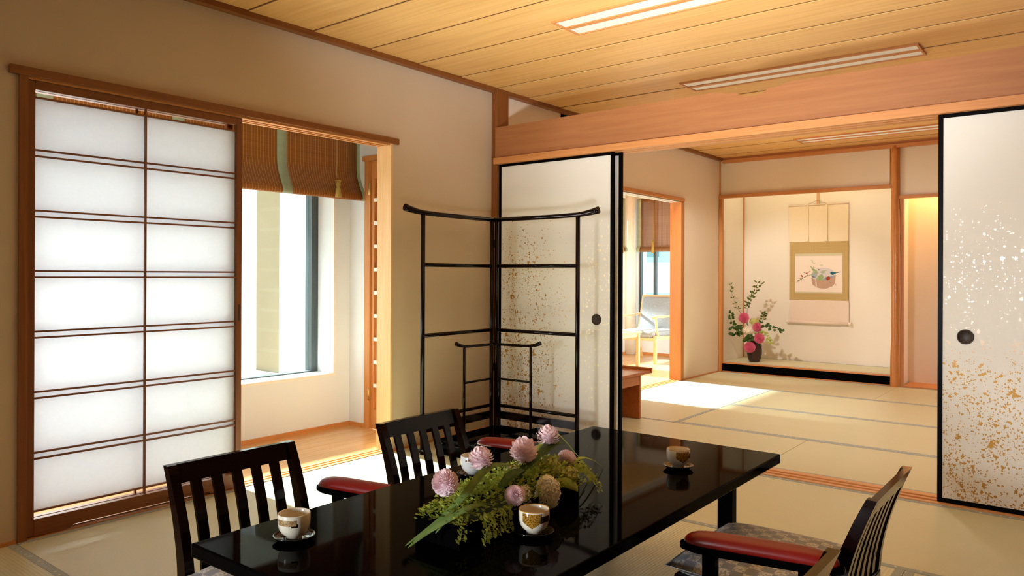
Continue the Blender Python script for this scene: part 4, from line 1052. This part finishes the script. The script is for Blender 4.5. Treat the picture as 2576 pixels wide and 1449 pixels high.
bm = BM(); box(bm, xl+.032, xr-.032, -.035, .03, 0, .44, .025, 3); bmesh.ops.rotate(bm, verts=bm.verts, cent=(0, 0, 0), matrix=Matrix.Rotation(math.radians(-15), 3, 'X')); bmesh.ops.translate(bm, verts=bm.verts, vec=(0, 8.535, .345)); obj('back_cushion', bm, M['wavefab'], ac, smooth=True)
st = thing('side_table', 'small beech tea table in front of the armchair, cut off by the sliding door', 'table', (-1.10, 7.30, 0))
bm = BM(); box(bm, -1.55, -.775, 7.02, 7.56, .398, .420, .006, 2); obj('tabletop', bm, M['beech_y'], st)
bm = BM(); box(bm, -1.50, -.82, 7.06, 7.075, .355, .398); box(bm, -1.50, -.82, 7.515, 7.53, .355, .398); box(bm, -1.505, -1.49, 7.075, 7.515, .355, .398); box(bm, -.825, -.81, 7.075, 7.515, .355, .398); obj('apron', bm, M['beech_y'], st)
for x in (-1.53, -.835):
    for y in (7.045, 7.515):
        bm = BM(); box(bm, x, x+.038, y, y+.038, 0, .398, .003, 1); obj('leg', bm, M['beech_y'], st)
def at_x(z): pass
s = obj('saucer', saucer_bm(), M['saucer']); s.location = (-.985, 7.40, .4203); tag(s, 'black saucer on the tea table in the corner window room', 'saucer')
c = obj('teacup', cup_bm(), M['cup_plain']); c.location = (-.985, 7.40, .4263); c.rotation_euler = (0, 0, 2); tag(c, 'white teacup on the tea table in the corner window room', 'teacup')

# ------------------------------------------------------------------ OUTSIDE
def mk_tile(name, a, b, sx):
    t = NT(name); p = t.xyz(); v = t.comb(t.math('ADD', p[0], p[1]), p[2], 0)
    br = t.n('TexBrick', Vector=v, Scale=sx, Color1=lin(a), Color2=lin(a), Mortar=lin(b)); br.inputs['Mortar Size'].default_value = .012; br.offset = 0
    br.inputs['Brick Width'].default_value = .5; br.inputs['Row Height'].default_value = .25
    return t.done(t.pbr(br.outputs[0], .5, None, .3))
M['tile'] = mk_tile('white_wall_tile', '#eeece8', '#b9b9b9', 3.0)
M['concrete'] = plaster('pale_concrete', '#a1937d', '#938670')
M['ext_white'] = plaster('white_render', '#f0f0ec', '#e8e9e4')
bm = BM(); box(bm, -40, -1.95, -20, 60, -4.2, -4.0); struct('ground', bm, M['concrete'])
bm = BM(); box(bm, -2.6, -1.13, .0, 3.44, .0, .28); struct('floor_balcony', bm, M['concrete'])  # unseen slab, added to bounce sunlight in through the near window
bm = BM(); box(bm, -2.05, -1.12, -.5, 3.40, 1.86, 2.0); struct('ceiling_balcony', bm, M['ext_white'])  # unseen eave, added to cut off the sun patch on the floor
bm = BM(); box(bm, -2.03, -1.72, 3.46, 3.62, -4.0, 3.2); o = obj('concrete_pier', bm, M['concrete']); tag(o, 'beige concrete pier right outside the near window', 'pier')
bm = BM(); box(bm, -1.72, -1.13, 3.46, 3.60, -4.0, 3.2); o = obj('balcony_wall', bm, M['ext_white']); tag(o, 'white outer wall beside the concrete pier, outside the near window', 'wall')
bm = BM(); box(bm, -4.3, -4.0, 4.70, 5.02, -4.0, 3.2); o = obj('tiled_column', bm, M['tile']); tag(o, 'white tiled column beyond the beige pier', 'column')
ap_ = thing('apartment_building', 'pale tiled apartment building at the left edge of the near window view', 'building', (-9.5, 7.6, -4))
bm = BM(); box(bm, -10.0, -9.0, 7.3, 9.2, -4, 3.4); obj('wall', bm, M['ext_white'], ap_)
M['ext_beige'] = flat('beige_spandrel', '#d9cfc6', .7); M['ext_glass'] = flat('teal_glazing', '#8fb9bb', .15, .6); M['ext_dark'] = flat('dark_window_band', '#5f8488', .2, .6)
for k in range(7):
    bm = BM(); z = -3.4+k*.95; box(bm, -9.0, -8.93, 7.35, 7.93, z, z+.48); obj('balcony_panel', bm, M['ext_beige'], ap_)
ob = thing('office_building', 'pale glass-fronted office building seen through the far windows', 'building', (-6, 24, -4))
bm = BM(); box(bm, -16, 2, 24, 30, -4, 10); obj('wall', bm, M['ext_white'], ob)
for k in range(8):
    z = -3.6+k*1.7
    bm = BM(); box(bm, -15.8, 1.8, 23.95, 24.0, z, z+.62); obj('window_band', bm, M['ext_glass'], ob)
    bm = BM()
    for i in range(5): x = -13.2+i*3.1; box(bm, x, x+1.1, 23.9, 23.951, z+.2, z+.5)
    obj('dark_window', bm, M['ext_dark'], ob)

# ------------------------------------------------------------------ LIGHT
w = bpy.data.worlds.new('sky'); sc.world = w; w.use_nodes = True; nt = w.node_tree; nt.nodes.clear()
bg = nt.nodes.new('ShaderNodeBackground'); wo = nt.nodes.new('ShaderNodeOutputWorld'); nt.links.new(bg.outputs[0], wo.inputs[0])
tc = nt.nodes.new('ShaderNodeTexCoord'); sp = nt.nodes.new('ShaderNodeSeparateXYZ'); nt.links.new(tc.outputs['Generated'], sp.inputs[0])
rp = nt.nodes.new('ShaderNodeValToRGB'); nt.links.new(sp.outputs[2], rp.inputs[0])
rp.color_ramp.elements[0].position = 0; rp.color_ramp.elements[0].color = (.93, .97, 1, 1); rp.color_ramp.elements[1].position = .8; rp.color_ramp.elements[1].color = (.72, .84, 1, 1)
nt.links.new(rp.outputs[0], bg.inputs[0])
mr = nt.nodes.new('ShaderNodeMapRange'); nt.links.new(sp.outputs[1], mr.inputs[0]); mr.inputs[1].default_value = -1; mr.inputs[2].default_value = .3; mr.inputs[3].default_value = 3.6; mr.inputs[4].default_value = 3.6
nt.links.new(mr.outputs[0], bg.inputs[1])
def light(kind, name, loc, energy, color, **kw):
    d = bpy.data.lights.new(name, kind); d.energy = energy; d.color = color
    rot = kw.pop('dir', None)
    for k, v in kw.items(): setattr(d, k, v)
    o = bpy.data.objects.new(name, d); COL.objects.link(o); o.location = loc
    if rot is not None: o.rotation_euler = Vector(rot).to_track_quat('-Z', 'Y').to_euler()
    return o
light('SUN', 'sun', (-8, 3, 6), 46, (1, .985, .96), dir=(1, -.02, -.55), angle=math.radians(4.0))
def portal(name, loc, direction, sx, sy):
    o = light('AREA', name, loc, 1, (1, 1, 1), dir=direction, shape='RECTANGLE', size=sx, size_y=sy); o.data.cycles.is_portal = True
portal('portal_1', (-1.10, 2.65, 1.23), (1, 0, 0), 1.26, 1.73)
portal('portal_2', (-1.10, 1.34, 1.23), (1, 0, 0), 1.18, 1.73)
portal('portal_3', (-1.9, 6.91, 1.22), (1, 0, 0), 3.42, 1.70)
portal('portal_4', (-.9, 9.1, 1.22), (0, -1, 0), 1.4, 1.70)
portal('portal_5', (1.05, YB-.1, 1.08), (0, 1, 0), 1.75, 2.1)
light('AREA', 'rear_fill_light', (.80, YB-.02, 1.0), 22, (.97, .98, 1), dir=(0.30, 1, -.05), spread=math.radians(45), shape='RECTANGLE', size=.8, size_y=1.3)  # area lamp added at the unseen rear window to light the doors
light('AREA', 'sunroom_fill_light', (-1.58, 6.4, .87), 44, (1, .97, .92), dir=(1, -.02, .35), spread=math.radians(120), shape='RECTANGLE', size=2.3, size_y=.9)  # extra area lamp added inside the window to brighten the far room
light('AREA', 'ceiling_fill_light', (3.45, .55, .2), 28, (.86, .94, 1), dir=(-1.5, 2.3, 2.15), spread=math.radians(56), shape='DISK', size=.4)  # fill light added out of frame to brighten the ceiling; no lamp stands here
WARM = (1, .80, .50)
light('AREA', 'alcove_lamp', (.86, 8.02, 2.25), 3.2, WARM, dir=(0, .25, -1), shape='RECTANGLE', size=1.4, size_y=.08)
light('AREA', 'niche_lamp', (2.6, 7.98, 2.2), 16, (1, .60, .22), dir=(0, .3, -1), shape='RECTANGLE', size=1.4, size_y=.08)
light('SPOT', 'far_room_fill_spot', (2.0, 5.35, 2.30), 70, (1, .93, .84), dir=(0, .08, -1), spot_size=math.radians(125), spot_blend=.8, shadow_soft_size=.1)  # unseen spot added to brighten the far room's tatami
light('SPOT', 'downlight_alcove', (.45, 5.7, 2.30), 120, (1, .93, .85), dir=(0.02, .80, -.55), spot_size=math.radians(50), spot_blend=.6, shadow_soft_size=.04)

# ------------------------------------------------------------------ view
sc.view_settings.view_transform = 'Standard'; sc.view_settings.look = 'None'; sc.view_settings.exposure = 0.28; sc.view_settings.gamma = 1; sc.view_settings.use_curve_mapping = False
sc.cycles.use_denoising = True
sc.cycles.max_bounces = 12; sc.cycles.diffuse_bounces = 6; sc.cycles.transparent_max_bounces = 16; sc.cycles.caustics_reflective = True; sc.cycles.sample_clamp_indirect = 12
